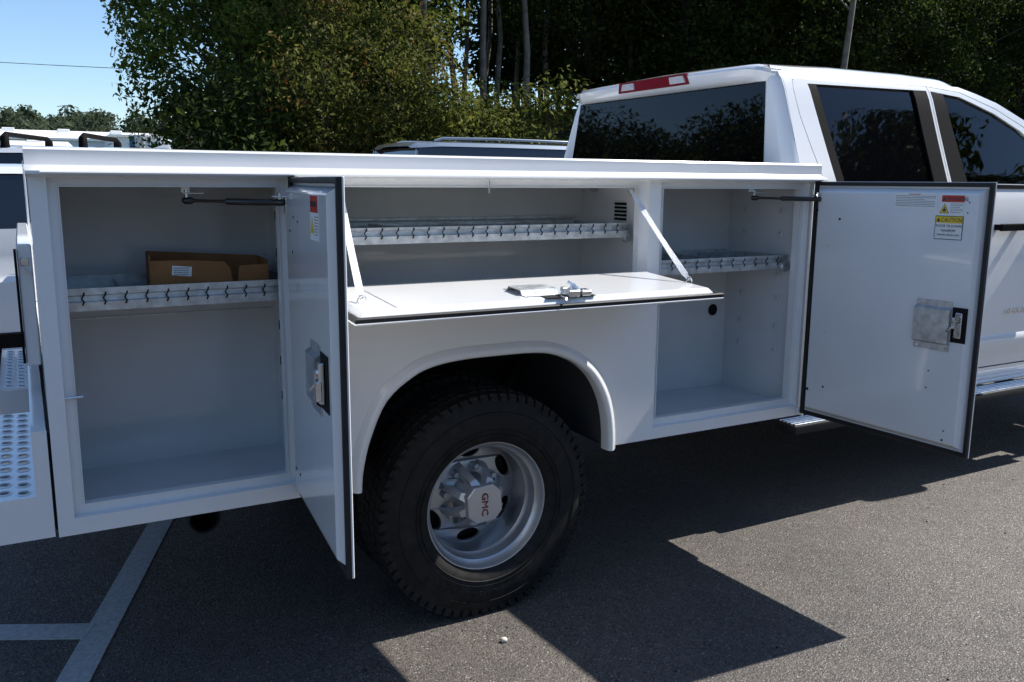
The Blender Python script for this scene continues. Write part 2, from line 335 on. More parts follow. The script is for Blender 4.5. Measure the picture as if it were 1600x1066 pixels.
# rounded wheel-arch flare
def flare():
    pts = [Vector((x, 0, z)) for x, z in arch_in]; pts[0].z = .532; pts[-1].z = .532
    fine = []
    for i in range(len(pts)-1):
        p0, p1, p2, p3 = pts[max(i-1, 0)], pts[i], pts[i+1], pts[min(i+2, len(pts)-1)]
        for k in range(4):
            t = k/4; fine.append(.5*((2*p1)+(p2-p0)*t+(2*p0-5*p1+4*p2-p3)*t*t+(3*p1-p0-3*p2+p3)*t**3))
    fine.append(pts[-1]); rows = []
    for i, p in enumerate(fine):
        t = (fine[min(i+1, len(fine)-1)]-fine[max(i-1, 0)]).normalized(); n = Vector((-t.z, 0, t.x))
        row = []
        for w, y in ((-.002, .03), (-.002, -.008), (.001, -.016), (.008, -.021), (.018, -.0205), (.026, -.015), (.032, -.007), (.038, -.003), (.040, .002)):
            row.append(p+n*w+Vector((0, y, 0)))
        rows.append(row)
    m = MB(); v = m.loft(rows); m.bm.faces.new(v[0]); m.bm.faces.new(v[-1][::-1])
    T(m.build('wheel_arch_flare', 'white_paint', smooth=50))
flare()
# chassis below
ch = MB()
for y in (.78, 1.52): ch.box(-.02, 6.1, y, y+.08, .60, .80, .006)
ch.box(.1, .16, .86, 1.52, .62, .72); ch.box(2.2, 2.26, .86, 1.52, .62, .72)
T(ch.build('chassis_rail', 'chassis_black'))
ax = MB(); ax.tube([(1.309, .2, .392), (1.309, 2.19, .392)], .06, 14); ax.lathe([(.02, -.16), (.12, -.12), (.17, -.04), (.17, .04), (.12, .12), (.02, .16)], 20, 'y', ofs=(1.309, 1.19, .392)); T(ax.build('rear_axle', 'chassis_black', smooth=40))
sp = MB(); sp.box(.75, 1.9, .83, .89, .46, .50); T(sp.build('leaf_spring', 'chassis_black'))
sa = MB(); sa.tube([(1.78, .60, .78), (1.60, .52, .60)], .028, 12); T(sa.build('shock_absorber', 'chassis_black', smooth=40))
ex = MB(); ex.lathe([(.046, .2), (.046, 0), (.050, -.004), (.053, 0), (.053, .2)], 24, 'y', ofs=(.455, .52, .33)); ex.tube([(.455, .70, .33), (.5, 1.0, .40), (1.0, 1.05, .48), (2.6, 1.05, .48)], .05, 14); T(ex.build('exhaust_pipe', 'chassis_black', smooth=40))
# steel step bumper with punched treads
def tread(parent, x0, x1, y0, y1, z, rows):
    hl = []; rings = MB(); n = int((y1-y0-.02)/.074)
    for x in rows:
        for i in range(n):
            cy = y0+.045+i*.074+(0 if x == rows[0] else .02)
            hl.append([(x+.0135*math.cos(-t), cy+.0165*math.sin(-t)) for t in [2*PI*k/12 for k in range(12)]])
            rg = [[(x+(.0135+w)*math.cos(t), cy+(.0165+w)*math.sin(t), z+h) for t in [2*PI*k/12 for k in range(12)]] for w, h in ((0, -.002), (.0, .003), (.0025, .0035), (.0055, .0003))]
            rings.loft(rg, closed=True)
    MB().slab([rect(x0, x1, y0, y1)]+hl, lambda a, b: (a, b, z), lambda a, b: (a, b, z-.003)).build('tread_plate', 'white_paint', parent).matrix_parent_inverse = Matrix()
    rings.build('punched_rim', 'white_paint', parent, smooth=60)
nb = MB(); nb.box(-.003, -.036, .0055, 1.0, ZB+.004, .838, .001)
nb.slab([[(-.146, .548), (-.001, .548), (-.001, .842), (-.038, .842), (-.038, .667), (-.146, .667)]], lambda a, b: (a, .0, b), lambda a, b: (a, .005, b))
nb.box(-.149, -.1465, .0, 1.0, .548, .667); nb.box(-.146, -.037, .994, 1.0, .548, .660)
nb = T(nb.build('step_bumper', 'white_paint')); nb.location.x -= .007; tread(nb, -.146, -.0365, .0055, .993, .664, (-.067, -.112))
fb = MB(); fb.box(-.003, -.036, 1.41, WID, ZB+.004, .842, .003); fb.box(-.149, -.1465, 1.41, WID, .548, .667); fb.box(-.146, -.037, 1.41, 1.415, .548, .660); fb.box(-.146, -.037, WID-.006, WID, .548, .667)
fb = T(fb.build('step_bumper', 'white_paint')); fb.location.x -= .007; tread(fb, -.146, -.0365, 1.4155, WID-.007, .664, (-.067, -.112))
hb = MB(); hb.box(-.0085, -.0005, .02, WID-.02, .56, .83); T(hb.build('bumper_gap_backing', 'chassis_black')); hb = MB(); hb.box(-.03, -.009, 1.0, 1.41, .70, .842, .003); T(hb.build('hitch_plate', 'white_paint'))  # first box: black backing added to stop sunlit ground showing through the gap

# ---------------------------------------------------------------- compartment doors
def door(w, h, ti=.028, ps=.028, name='compartment_door'):
    # local: x from the hinge, z up, inner face towards -y
    o = MB().box(0, w, 0, .006, 0, h, .002).build(name, 'white_paint')
    s = MB(); ring = lambda i, y: [(x, y, z) for x, z in rect(i, w-i, i, h-i)]
    s.loft([ring(.001, -.0004), ring(.001, -.010), ring(.004, -.013), ring(.013, -.013), ring(.016, -.010), ring(.016, -.0004)], closed=True)
    s.build('seal', 'rubber', o)
    p = MB(); v = p.loft([ring(ps-.006, -.0005), ring(ps, -.012), ring(ps+.010, -ti+.002), ring(ps+.014, -ti)], closed=True); p.bm.faces.new(v[-1])
    p.build('inner_pan', 'white_paint', o)
    return o
def dot(p, x, z, y, r, m='hole_black', name='drain_hole'):
    b = MB(); b.lathe([(0, y-.0012), (r, y-.0012), (r, y-.0002)], 12, 'y', ofs=(x, 0, z)); b.build(name, m, p)
def latch_cover(p, x0, x1, z0, z1, y):
    b = MB(); t = .016
    pr = [(z0, -.001), (z0, -.0025), (z0+.022, -.0025), (z0+.030, -t), (z1-.030, -t), (z1-.022, -.0025), (z1, -.0025), (z1, -.001), (z1-.021, -.001), (z1-.031, -t+.002), (z0+.031, -t+.002), (z0+.021, -.001)]
    v = b.loft([[(x0, y+q, z) for z, q in pr], [(x1, y+q, z) for z, q in pr]], closed=True); b.bm.faces.new(v[0]); b.bm.faces.new(v[1][::-1])
    b.build('latch_cover', 'galvanised', p)
    for x in (x0+.014, x1-.014):
        for z in (z0+.010, z1-.010): dot(p, x, z, y-.0025, .0045, 'zinc', 'rivet')
def latch(p, x0, x1, z0, z1, y, out=0):
    # dark pocket with the rotary catch in it
    MB().box(x0, x1, y-.0022, y-.0004, z0, z1).build('latch_pocket', 'hole_black', p)
    cx, cz = (x0+x1)/2, (z0+z1)/2; hh = (z1-z0)
    b = MB(); b.box(cx-.013, cx+.013, y-.012-out, y-.003, cz-hh*.36, cz+hh*.36, .003); b.box(cx-.020, cx-.008, y-.018-out, y-.012, cz-hh*.1, cz+hh*.22, .002); b.box(cx+.004, cx+.018, y-.020-out, y-.012, cz-hh*.30, cz+hh*.05, .002)
    b.lathe([(0, y-.018-out), (.007, y-.018-out), (.008, y-.012)], 10, 'y', ofs=(cx+.003, 0, cz+hh*.2)); b.lathe([(0, y-.018-out), (.007, y-.018-out), (.008, y-.012)], 10, 'y', ofs=(cx, 0, cz-hh*.2))
    b.tube([(cx-.01, y-.016-out, cz-hh*.02), (cx-.024, y-.026-out, cz-hh*.14), (cx-.030, y-.024-out, cz-hh*.18)], .004, 6)
    b.build('rotary_latch', 'zinc', p, smooth=30)
HZ0, DH, TI = .556, .947, .028
# front door
fd = door(.7235, DH); T(fd); a = -1.5171; fd.matrix_basis = truck_inv @ Matrix.Translation((2.757, -.012, HZ0)) @ Matrix.Rotation(a, 4, 'Z'); fd.matrix_parent_inverse = Matrix()
fd['label'] = 'open front compartment door showing its inner face with warning stickers'
latch_cover(fd, .497, .632, .365, .541, -TI); latch(fd, .634, .688, .402, .524, -TI)
for x, z, r in ((.144, .805, .005), (.010+.035, .105+.01, .006), (.121, .138, .0045), (.035, .835, .006), (.564, .287, .003), (.560, .225, .003), (.641, .084, .003), (.638, .050, .004), (.655, .88, .0025), (.652, .845, .0025), (.10, .70, .0015), (.115, .36, .0015)):
    dot(fd, x, z, -TI, r)
def tb(x, z): return basis((1, 0, 0), (0, 0, 1), (0, -1, 0), (x, -TI-.0016, z))
def printed_lines(p, x0, x1, z1, n, dz, seed, y=-TI-.0016, th=.0016):
    rnd = random.Random(seed); b = MB()
    for k in range(n):
        z = z1-k*dz; x = x0; end = x1-(rnd.random()*.3*(x1-x0) if k % 3 == 2 else 0)
        while x < end-.002:
            w = min(rnd.uniform(.003, .009), end-x); b.box(x, x+w, y-.0002, y, z-th/2, z+th/2); x += w+.0015
    b.build('small_print', 'print_ink', p)
MB().box(.374, .540, -TI-.001, -TI-.0002, .855, .910).build('notice_sticker', 'paper', fd)
printed_lines(fd, .379, .533, .898, 7, .0058, 5, y=-TI-.0012); MB().box(.43, .475, -TI-.0014, -TI-.0011, .903, .9055).build('small_print', 'label_red', fd)
MB().box(.552, .640, -TI-.001, -TI-.0002, .838, .905).build('warning_sticker', 'paper', fd)
MB().box(.556, .638, -TI-.0014, -TI-.0010, .8795, .9025).build('warning_header', 'label_red', fd)
text('WARNING', .018, 'print_ink', fd, tb(.576, .8845), sx=.86)
def tri(p, x, z, s, m, y, name):
    b = MB(); b.slab([[(x-s*.55, z), (x+s*.55, z), (x, z+s)]], lambda q, w: (q, y-.0003, w), lambda q, w: (q, y, w)); b.build(name, m, p)
tri(fd, .566, .884, .014, 'print_ink', -TI-.0015, 'hazard_symbol')
tri(fd, .568, .8415, .033, 'print_ink', -TI-.0010, 'hazard_border'); tri(fd, .568, .8435, .028, 'label_yellow', -TI-.0014, 'hazard_symbol')
b = MB(); b.slab([[(.563, .847), (.573, .847), (.575, .853), (.5715, .857), (.5690, .8645), (.5665, .858), (.5625, .854)]], lambda q, w: (q, -TI-.0021, w), lambda q, w: (q, -TI-.0018, w)); b.build('flame_symbol', 'print_ink', fd)
printed_lines(fd, .590, .636, .874, 6, .0058, 9, y=-TI-.0012)
MB().box(.538, .640, -TI-.001, -TI-.0002, .752, .833).build('caution_border', 'print_ink', fd)
MB().box(.5405, .6375, -TI-.0014, -TI-.0011, .7545, .8305).build('caution_sticker', 'paper', fd)
MB().box(.5405, .6375, -TI-.0018, -TI-.0015, .8085, .8305).build('caution_header', 'label_yellow', fd)
text('CAUTION', .0205, 'print_ink', fd, basis((1, 0, 0), (0, 0, 1), (0, -1, 0), (.5605, -TI-.002, .8122)), sx=.82)
tri(fd, .551, .8125, .0145, 'print_ink', -TI-.0019, 'hazard_symbol')
for s, sz, z in (('FLOOR TIE DOWN', .0128, .7945), ('MAXIMUM', .0128, .7785), ('CAPACITY 6,000 LBS. EACH', .0078, .7655)):
    text(s, sz, 'print_ink', fd, basis((1, 0, 0), (0, 0, 1), (0, -1, 0), (.589, -TI-.0016, z)), align='CENTER', sx=.86)
# rear door
rd = door(.6264, DH); T(rd); a = -1.6635; rd.matrix_basis = truck_inv @ Matrix.Translation((.662, -.012, HZ0)) @ Matrix.Rotation(a, 4, 'Z'); rd.matrix_parent_inverse = Matrix()
rd['label'] = 'open rear compartment door seen almost edge-on'
latch_cover(rd, .35, .47, .365, .541, -TI); latch(rd, .474, .56, .39, .53, -TI, .006)
for x, z, r in ((.06, .105, .005), (.12, .105, .005), (.10, .80, .004), (.16, .84, .004), (.22, .83, .003), (.13, .745, .004), (.22, .03, .003)): dot(rd, x, z, -TI, r)
MB().box(.400, .500, -TI-.001, -TI-.0002, .795, .905).build('warning_sticker', 'paper', rd)
MB().box(.404, .496, -TI-.0014, -TI-.0011, .862, .902).build('warning_header', 'label_red', rd)
text('WARNING', .019, 'print_ink', rd, basis((1, 0, 0), (0, 0, 1), (0, -1, 0), (.412, -TI-.0016, .876)), sx=.8)
tri(rd, .425, .812, .04, 'label_yellow', -TI-.0012, 'hazard_symbol'); printed_lines(rd, .452, .494, .852, 7, .007, 4, y=-TI-.0012)
# drop-down door, a = towards the rear, b = outwards
AM = .068
dd = door(1.238, .404, .026, .026, 'drop_door'); T(dd)
mx = basis((-1, 0, 0), (0, math.sin(AM), -math.cos(AM)), (0, -math.cos(AM), -math.sin(AM)), (1.942, -.002, 1.160))
dd.matrix_basis = truck_inv @ mx; dd.matrix_parent_inverse = Matrix(); dd['label'] = 'drop-down middle door lying level on two straps'
latch_cover(dd, .575, .70, .20, .335, -.026); latch(dd, .48, .65, .325, .375, -.026, .006)
b = MB(); b.box(.50, .535, -.046, -.030, .345, .385, .003); b.box(.545, .585, -.050, -.030, .350, .392, .003); b.box(.50, .585, -.036, -.030, .340, .350, .001); b.tube([(.53, -.044, .36), (.55, -.062, .335), (.553, -.064, .33)], .005, 8); b.tube([(.60, -.03, .37), (.60, -.03, .40), (.605, -.024, .405)], .004, 6); b.tube([(.515, -.048, .365), (.515, -.042, .365)], .008, 10); b.build('rotary_latch', 'zinc', dd, smooth=30)
MB().box(.50, .60, .0062, .0075, .30, .312).build('handle_slot', 'hole_black', dd)
MB().box(1.105, 1.109, -.0272, -.0262, .04, .36).build('pan_seam', 'galvanised', dd)
# straps
def strap(p0, p1, w=.021):
    p0, p1 = Vector(p0), Vector(p1); d = (p1-p0).normalized(); s = d.cross(Vector((.35, 1, .2))).normalized(); nn = s.cross(d); m = MB(); rows = []
    N = 26
    for k in range(N+1):
        t = k/N; tw = .9*math.sin(t*PI)*.6+(.5 if t < .08 else 0); c = p0.lerp(p1, t)+Vector((0, 0, -.006*math.sin(PI*t)))
        a = s*math.cos(tw)+nn*math.sin(tw); q = nn*math.cos(tw)-s*math.sin(tw); hw = w/2*(.6 if t < .04 or t > .96 else 1)
        rows.append([c+a*hw+q*.0012, c-a*hw+q*.0012, c-a*hw-q*.0012, c+a*hw-q*.0012])
    v = m.loft(rows, closed=True); m.bm.faces.new(v[0][::-1]); m.bm.faces.new(v[-1])
    o = T(m.build('door_strap', 'strap', smooth=40))
    for p in (p0, p1):
        e = MB(); e.tube([p+Vector((.012*math.cos(t), 0, .014*math.sin(t)-.004)) for t in [2*PI*k/12 for k in range(13)]], .0024, 6, cap=False); sub(e.build('strap_ring', 'zinc', smooth=60), o)
    return o
strap((1.880, .03, 1.468), (1.905, -.275, 1.176)); strap((.812, .03, 1.468), (.768, -.275, 1.178))
pin = MB(); pin.tube([(1.304, .012, 1.497), (1.304, .012, 1.456)], .0035, 8); T(pin.build('striker_pin', 'zinc'))
for p in ((.041, .012, .92), (1.9925, .012, 1.055)):
    pin = MB(); pin.tube([p, (p[0]+.045, p[1], p[2]+.002)], .0038, 8); T(pin.build('striker_pin', 'zinc'))
hg = MB(); hg.box(L-.035, L+.004, -.012, -.001, ZB+.003, ZB+.035, .003); hg.tube([(L-.012, -.011, ZB), (L-.012, -.011, ZB+.05)], .007, 8); T(hg.build('door_hinge', 'white_paint'))
for hx in (L-.014, .661):
    hg = MB(); hg.tube([(hx, -.006, HZ0+.01), (hx, -.006, HZ0+DH-.01)], .0055, 8); T(hg.build('door_hinge', 'zinc', smooth=40))
# gas struts
def strut(a, b, split=.42):
    a, b = Vector(a), Vector(b); m = MB(); c = a.lerp(b, split); d = (b-a).normalized()
    m.tube([a, c], .0045, 8); m.tube([c, c+d*.008, b-d*.03, b], [.0085, .0095, .0095, .007], 12); m.tube([a-d*.012, a-d*.006, a+d*.012, a+d*.02], [.006, .010, .010, .006], 10); m.tube([b-d*.02, b-d*.008, b+d*.01, b+d*.014], [.006, .010, .010, .006], 10)
    o = T(m.build('gas_strut', 'black_gloss', smooth=40))
    k = MB(); k.box(a.x-.012, a.x+.045, a.y-.012, a.y+.018, a.z+.018, a.z+.022, .001); k.box(a.x-.012, a.x+.012, a.y+.014, a.y+.018, a.z+.018, a.z+.048, .001); k.tube([a+Vector((0, 0, -.004)), a+Vector((0, 0, .03))], .005, 8)
    sub(k.build('strut_bracket', 'zinc', smooth=30), o)
    k = MB(); k.box(b.x-.022, b.x+.03, b.y-.014, b.y+.012, b.z+.014, b.z+.018, .001); k.box(b.x+.014, b.x+.018, b.y-.012, b.y+.012, b.z-.03, b.z+.016, .001); k.tube([b+Vector((0, 0, -.004)), b+Vector((0, 0, .026))], .005, 8)
    sub(k.build('strut_bracket', 'zinc', smooth=30), o)
strut((.385, .06, 1.436), (.615, -.045, 1.432)); strut((2.497, .06, 1.438), (2.722, -.055, 1.434))
# shelf trays: channel with hemmed lips and divider wires
def shelf(x0, x1, z0, y0=.085, y1=.44, h=.062, wires=10, name='shelf_tray'):
    m = MB(); t = .0015
    prof = [(y0, z0), (y0-.001, z0+.024), (y0+.012, z0+.026), (y0+.013, z0+.040), (y0+.001, z0+.044), (y0+.001, z0+h), (y0+.010, z0+h), (y0+.010, z0+h-.006), (y0+.004, z0+h-.006), (y0+.004, z0+.046), (y0+.017, z0+.042), (y0+.017, z0+.022), (y0+.004, z0+.020), (y0+.004, z0+.004), (y1, z0+.004), (y1, z0+h), (y1+t, z0+h), (y1+t, z0)]
    # open inner front face so that the folded steel shows ledges
    v = m.loft([[(x0, y, z) for y, z in prof], [(x1, y, z) for y, z in prof]], closed=True)
    o = T(m.build(name, 'galvanised'))
    for k in range(wires):
        x = x0+(k+1)*(x1-x0)/(wires+1); w = MB()
        w.tube([(x, y0-.002, z0+.016), (x+.004, y0-.003, z0+.024), (x-.001, y0+.004, z0+.034), (x+.004, y0-.003, z0+.044), (x+.006, y0+.002, z0+.050)], .0022, 5)
        sub(w.build('divider_hook', 'hole_black'), o)
    for k in range(3):
        x = x0+(k+1)*(x1-x0)/4; sub(MB().box(x-.001, x+.001, y0+.02, y1-.004, z0+.005, z0+.05).build('divider', 'galvanised'), o)
    for x in (x0, x1-.004): sub(MB().box(x-.001, x+.005, y0+.018, y1-.001, z0+.001, z0+h-.004).build('end_plate', 'galvanised'), o)
    return o
shelf(.052, .698, 1.140, wires=11); s_mid = shelf(.75, 1.915, 1.297, wires=21, h=.052); shelf(2.0, 2.728, 1.150, wires=11, h=.056)
for (x0, x1, z) in ((.75, 1.90, 1.335), (2.0, 2.73, 1.175)):
    m = MB(); m.box(x0, x1, .425, .447, z, z+.010, .001); m.box(x0, x1, .432, .447, z+.018, z+.030, .001); T(m.build('shelf_rail', 'galvanised'))
fk = MB(); fk.lathe([(0, -.010), (.014, -.010), (.018, 0), (.018, .01), (0, .01)], 14, 'y', ofs=(1.912, .09, 1.295)); T(fk.build('shelf_clip', 'galvanised', smooth=40))
fk = MB(); fk.lathe([(0, -.010), (.02, -.010), (.024, 0), (.024, .01), (0, .01)], 14, 'y', ofs=(2.712, .085, 1.16)); T(fk.build('shelf_clip', 'galvanised', smooth=40))

# ---------------------------------------------------------------- wheels
def wheel(name, cx, cy, cz, dual=True, side=-1):
    root = MB()                      # the tyre carries the wheel's other pieces
    def tyre(y0, w, r=.402):
        h = w/2; pr = [(.222, y0-h*.72), (.236, y0-h*.90), (.262, y0-h*.98), (.300, y0-h*1.0), (.340, y0-h*.97), (.372, y0-h*.88), (.392, y0-h*.74), (r-.003, y0-h*.55), (r, y0), (r-.003, y0+h*.55), (.392, y0+h*.74), (.372, y0+h*.88), (.340, y0+h*.97), (.300, y0+h), (.262, y0+h*.98), (.236, y0+h*.9), (.222, y0+h*.72)]
        root.lathe(pr, 72, 'y', close=True)
    tyre(.105, .242)
    if dual: tyre(.105+.30, .242)
    o = T(root.build('tyre', 'tyre_rubber', smooth=40)); o.matrix_basis = truck_inv @ Matrix.Translation((cx, cy, cz)); o.matrix_parent_inverse = Matrix()
    # tread lugs and sidewall ribs (one joined mesh)
    tr = MB(); N = 66
    for y0 in ((.105, .405) if dual else (.105,)):
        for k in range(N):
            an = 2*PI*k/N
            for yy, wd, rr, off in ((-.088, .036, .3965, 0), (-.045, .030, .402, .5), (0, .034, .4025, 0), (.045, .030, .402, .5), (.088, .036, .3965, 0)):
                b = an+off*2*PI/N; q = Matrix.Rotation(-b, 4, 'Y') @ Matrix.Translation((rr+.002, y0+yy, 0)) @ Matrix.Rotation(R(12 if yy > 0 else -12), 4, 'X')
                tr.box(-.012, .0005, -wd/2, wd/2, -.0135, .0135, mtx=q)
            q = Matrix.Rotation(-an, 4, 'Y') @ Matrix.Translation((.378, y0-.094, 0)); tr.box(-.014, .008, -.0125, .004, -.0125, .0125, mtx=q)
    tg_ = tr.build('tread', 'tyre_rubber', o); tg_['kind'] = 'stuff'
    sw = MB()
    for r in (.262, .278, .338): sw.lathe([(r-.0025, -.009), (r, -.0172), (r+.0025, -.009)], 72, 'y', ofs=(0, 0 if r < .33 else .002, 0))
    sw.build('sidewall_rib', 'tyre_rubber', o, smooth=60)
    for s, a0, sz in (('LT235/80R17', 250, .030), ('ALL TERRAIN', 60, .036)):
        for k, c in enumerate(s):
            if c == ' ': continue
            an = R(a0)+(k-len(s)/2)*sz*.92/.312*(1 if a0 > 180 else -1); rv = Vector((math.cos(an), 0, math.sin(an))); tv = Vector((-math.sin(an), 0, math.cos(an)))
            if a0 > 180: mt = basis(tv, -rv, (0, -1, 0), rv*.318+Vector((0, -.0155, 0)))
            else: mt = basis(-tv, rv, (0, -1, 0), rv*.298+Vector((0, -.0008, 0)))
            if side == -1 and s[0] == 'L': text(c, sz, 'tyre_rubber', o, mt, extrude=.0022, align='CENTER')
    # rim: rolled outer flange, stepped barrel, dished disc with oval hand holes
    rim = MB(); D = .165 if dual else .03
    rim.lathe([(.222, .03), (.236, .022), (.237, .014), (.233, .008), (.224, .010), (.219, .020), (.214, .034), (.204, .042), (.202, .070), (.199, .078), (.192, .086), (.190, D+.02), (.196, D+.03), (.2, .19), (.222, .2)], 72, 'y')
    rimo = rim.build('rim', 'wheel_silver', o, smooth=35)
    hl = []
    for k in range(6):
        an = 2*PI*(k+.5)/6; c, s_ = math.cos(an), math.sin(an)
        hl.append([(.160*c+(.025*math.cos(-t))*c-(.045*math.sin(-t))*s_, .160*s_+(.025*math.cos(-t))*s_+(.045*math.sin(-t))*c) for t in [2*PI*j/16 for j in range(16)]])
    circ = lambda r, sg=1: [(r*math.cos(sg*t), r*math.sin(sg*t)) for t in [2*PI*j/64 for j in range(64)]]
    def dep(a, b):
        r = math.hypot(a, b); return D+(.018*((r-.15)/.05)**2 if r > .15 else -.012*max(0, (.15-r)/.05)) if dual else D
    ds = MB(); ds.slab([circ(.1915), circ(.06, -1)]+hl, lambda a, b: (a, dep(a, b), b), lambda a, b: (a, dep(a, b)+.012, b)); ds.build('rim_disc', 'wheel_silver', rimo, smooth=35)
    hb_ = MB(); hb_.lathe([(.188, D+.07), (.188, D+.06), (.03, D+.06)], 32, 'y'); hb_.build('brake_drum', 'chassis_black', rimo)
    for k in range(8):
        an = 2*PI*(k+.8)/8; n_ = MB(); n_.lathe([(.014, D), (.014, D-.03), (.010, D-.038), (0, D-.038)], 6, 'y', ofs=(.105*math.cos(an), 0, .105*math.sin(an))); n_.build('lug_nut', 'wheel_silver', rimo)
    return o, rimo, D
tyre_r, rim_r, D = wheel('rear', 1.309, .014, .392)
def hub_cap(rim_o, D):
    oc = lambda r, y, ph=22.5, sq=1: [(r*math.cos(R(ph+45*k)), y, r*math.sin(R(ph+45*k))) for k in range(8)]
    def oct8(r, ch, y): return [(r, y, -ch), (r, y, ch), (ch, y, r), (-ch, y, r), (-r, y, ch), (-r, y, -ch), (-ch, y, -r), (ch, y, -r)]
    b = MB(); v = b.loft([oct8(.071, .038, D-.01), oct8(.069, .038, .050), oct8(.065, .036, .032), oct8(.062, .035, .0295)], closed=True); b.bm.faces.new(v[-1])
    cap = b.build('hub_cap', 'cap_silver', rim_o)
    cap.rotation_euler = (0, R(-4), 0)
    for k in range(8):
        an = 45*k+22.5; q = Matrix.Rotation(-R(an), 4, 'Y'); r = MB()
        v = r.loft([[(.062, .042, -.017), (.062, .042, .017), (.062, .075, .019), (.062, .075, -.019)], [(.088, .060, -.012), (.088, .060, .012), (.088, .10, .015), (.088, .10, -.015)], [(.122, D-.035, -.010), (.122, D-.035, .010), (.124, D, .013), (.124, D, -.013)]], closed=True)
        r.bm.faces.new(v[0]); r.bm.faces.new(v[-1][::-1]); bmesh.ops.transform(r.bm, matrix=q, verts=r.bm.verts[:]); r.build('cap_arm', 'cap_silver', rim_o)
    # letters read downwards
    for mtl, ex, gx in (('print_ink', .0012, .0016), ('badge_red', .0022, 0)):
        text('GMC', .036 if gx else .034, mtl, rim_o, basis((0, 0, -1), (1, 0, 0), (0, -1, 0), (-.0125-gx*.4, .029, 0)), extrude=ex, align='CENTER', sx=1.08, name='emblem')
hub_cap(rim_r, D)
tf, rf, Df = wheel('rear_far', 1.309, 2.365, .392, side=1); tf.matrix_basis = truck_inv @ Matrix.Translation((1.309, 2.365, .392)) @ Matrix.Rotation(PI, 4, 'Z')
for y, s in ((.21, 0), (2.18, PI)):
    w, r_, d_ = wheel('front', 5.68, y, .392, dual=False, side=1); w.matrix_basis = truck_inv @ Matrix.Translation((5.68, y, .392)) @ Matrix.Rotation(s, 4, 'Z')

# ---------------------------------------------------------------- cab
ZK = [.44, .55, .7, 1.0, 1.3, 1.42, 1.47, 1.5, 1.6, 1.75, 1.9, 1.95, 1.98]; YK = [.262, .215, .183, .168, .178, .195, .212, .219, .256, .310, .362, .386, .412]
def ys(z):
    if z <= ZK[0]: return YK[0]
    for i in range(len(ZK)-1):
        if z <= ZK[i+1]: t = (z-ZK[i])/(ZK[i+1]-ZK[i]); return YK[i]+t*(YK[i+1]-YK[i])
    return YK[-1]
CUTS = [.5, .55, .62, .7, .85, 1.0, 1.15, 1.3, 1.36, 1.42, 1.45, 1.47, 1.5, 1.55, 1.6, 1.675, 1.75, 1.825, 1.9, 1.925, 1.95, 1.965]
def side(name, m, loops, off=0, th=.012, both=True, parent=None, lab=None):
    objs = []
    for s in ((0, 1) if both else (0,)):
        f = (lambda a, b, d: (a, ys(b)+off+d, b)) if s == 0 else (lambda a, b, d: (a, WID-ys(b)-off-d, b))
        mm = MB(); mm.slab(loops, lambda a, b: f(a, b, 0), lambda a, b: f(a, b, th), cuts_b=CUTS)
        o = mm.build(name, m, None, smooth=32)
        if parent is None: T(o)
        else: sub(o, parent[s])
        objs.append(o)
    return objs
XR = 2.872
# rear corner pillar + side behind the rear door
side('cab_corner', 'cab_paint', [[(XR+.06, .50), (3.052, .50), (3.056, 1.30), (3.052, 1.53), (3.02, 1.66), (2.992, 1.79), (2.984, 1.90), (2.996, 1.945), (3.03, 1.962), (3.92, 1.968), (4.16, 1.953), (4.42, 1.880), (4.62, 1.800), (4.86, 1.65), (5.06, 1.49), (5.10, 1.50), (4.90, 1.672), (4.65, 1.828), (4.44, 1.910), (4.18, 1.979), (3.92, 1.980), (XR+.07, 1.980), (XR+.068, 1.9), (XR+.06, 1.6)]])
rdoor = side('rear_door', 'cab_paint', [[(3.058, .56), (3.905, .56), (3.912, 1.50), (3.914, 1.966), (3.03, 1.9595), (2.999, 1.942), (2.988, 1.90), (2.997, 1.79), (3.026, 1.66), (3.058, 1.53), (3.062, 1.30)], [(3.085, 1.932), (3.90, 1.944), (3.90, 1.502), (3.135, 1.500)]])
fdoor = side('front_door', 'cab_paint', [[(3.912, .56), (4.97, .56), (5.05, .75), (5.06, 1.482), (4.855, 1.645), (4.615, 1.796), (4.417, 1.876), (4.158, 1.949), (3.921, 1.965), (3.919, 1.50)], [(3.93, 1.944), (4.15, 1.926), (4.40, 1.853), (4.59, 1.773), (4.82, 1.62), (4.96, 1.495), (3.93, 1.502)]])
side('window_trim', 'black_plastic', [[(3.087, 1.930), (3.135, 1.930), (3.185, 1.504), (3.137, 1.504)]], off=-.001, th=.010, parent=rdoor)
side('pillar_trim', 'black_plastic', [[(3.800, 1.940), (3.899, 1.942), (3.899, 1.504), (3.800, 1.504)]], off=-.001, th=.010, parent=rdoor)
side('pillar_trim', 'black_plastic', [[(3.931, 1.942), (4.020, 1.934), (4.050, 1.504), (3.931, 1.504)]], off=-.001, th=.010, parent=fdoor)
side('window_glass', 'privacy_glass', [[(3.125, 1.942), (3.81, 1.950), (3.81, 1.490), (3.17, 1.490)]], off=.013, th=.004, parent=rdoor)
side('window_glass', 'tinted_glass', [[(4.01, 1.946), (4.15, 1.936), (4.405, 1.862), (4.60, 1.782), (4.83, 1.628), (4.97, 1.49), (4.03, 1.49)]], off=.013, th=.004, parent=fdoor)
side('belt_moulding', 'black_plastic', [[(3.06, 1.478), (3.908, 1.482), (3.908, 1.499), (3.06, 1.497)]], off=-.006, th=.012, parent=rdoor)
side('belt_moulding', 'black_plastic', [[(3.921, 1.478), (5.0, 1.472), (4.98, 1.491), (3.921, 1.499)]], off=-.006, th=.012, parent=fdoor)
side('rocker_panel', 'cab_paint', [[(XR+.06, .45), (5.10, .45), (5.10, .553), (3.056, .553), (3.05, .496), (XR+.06, .496)]])
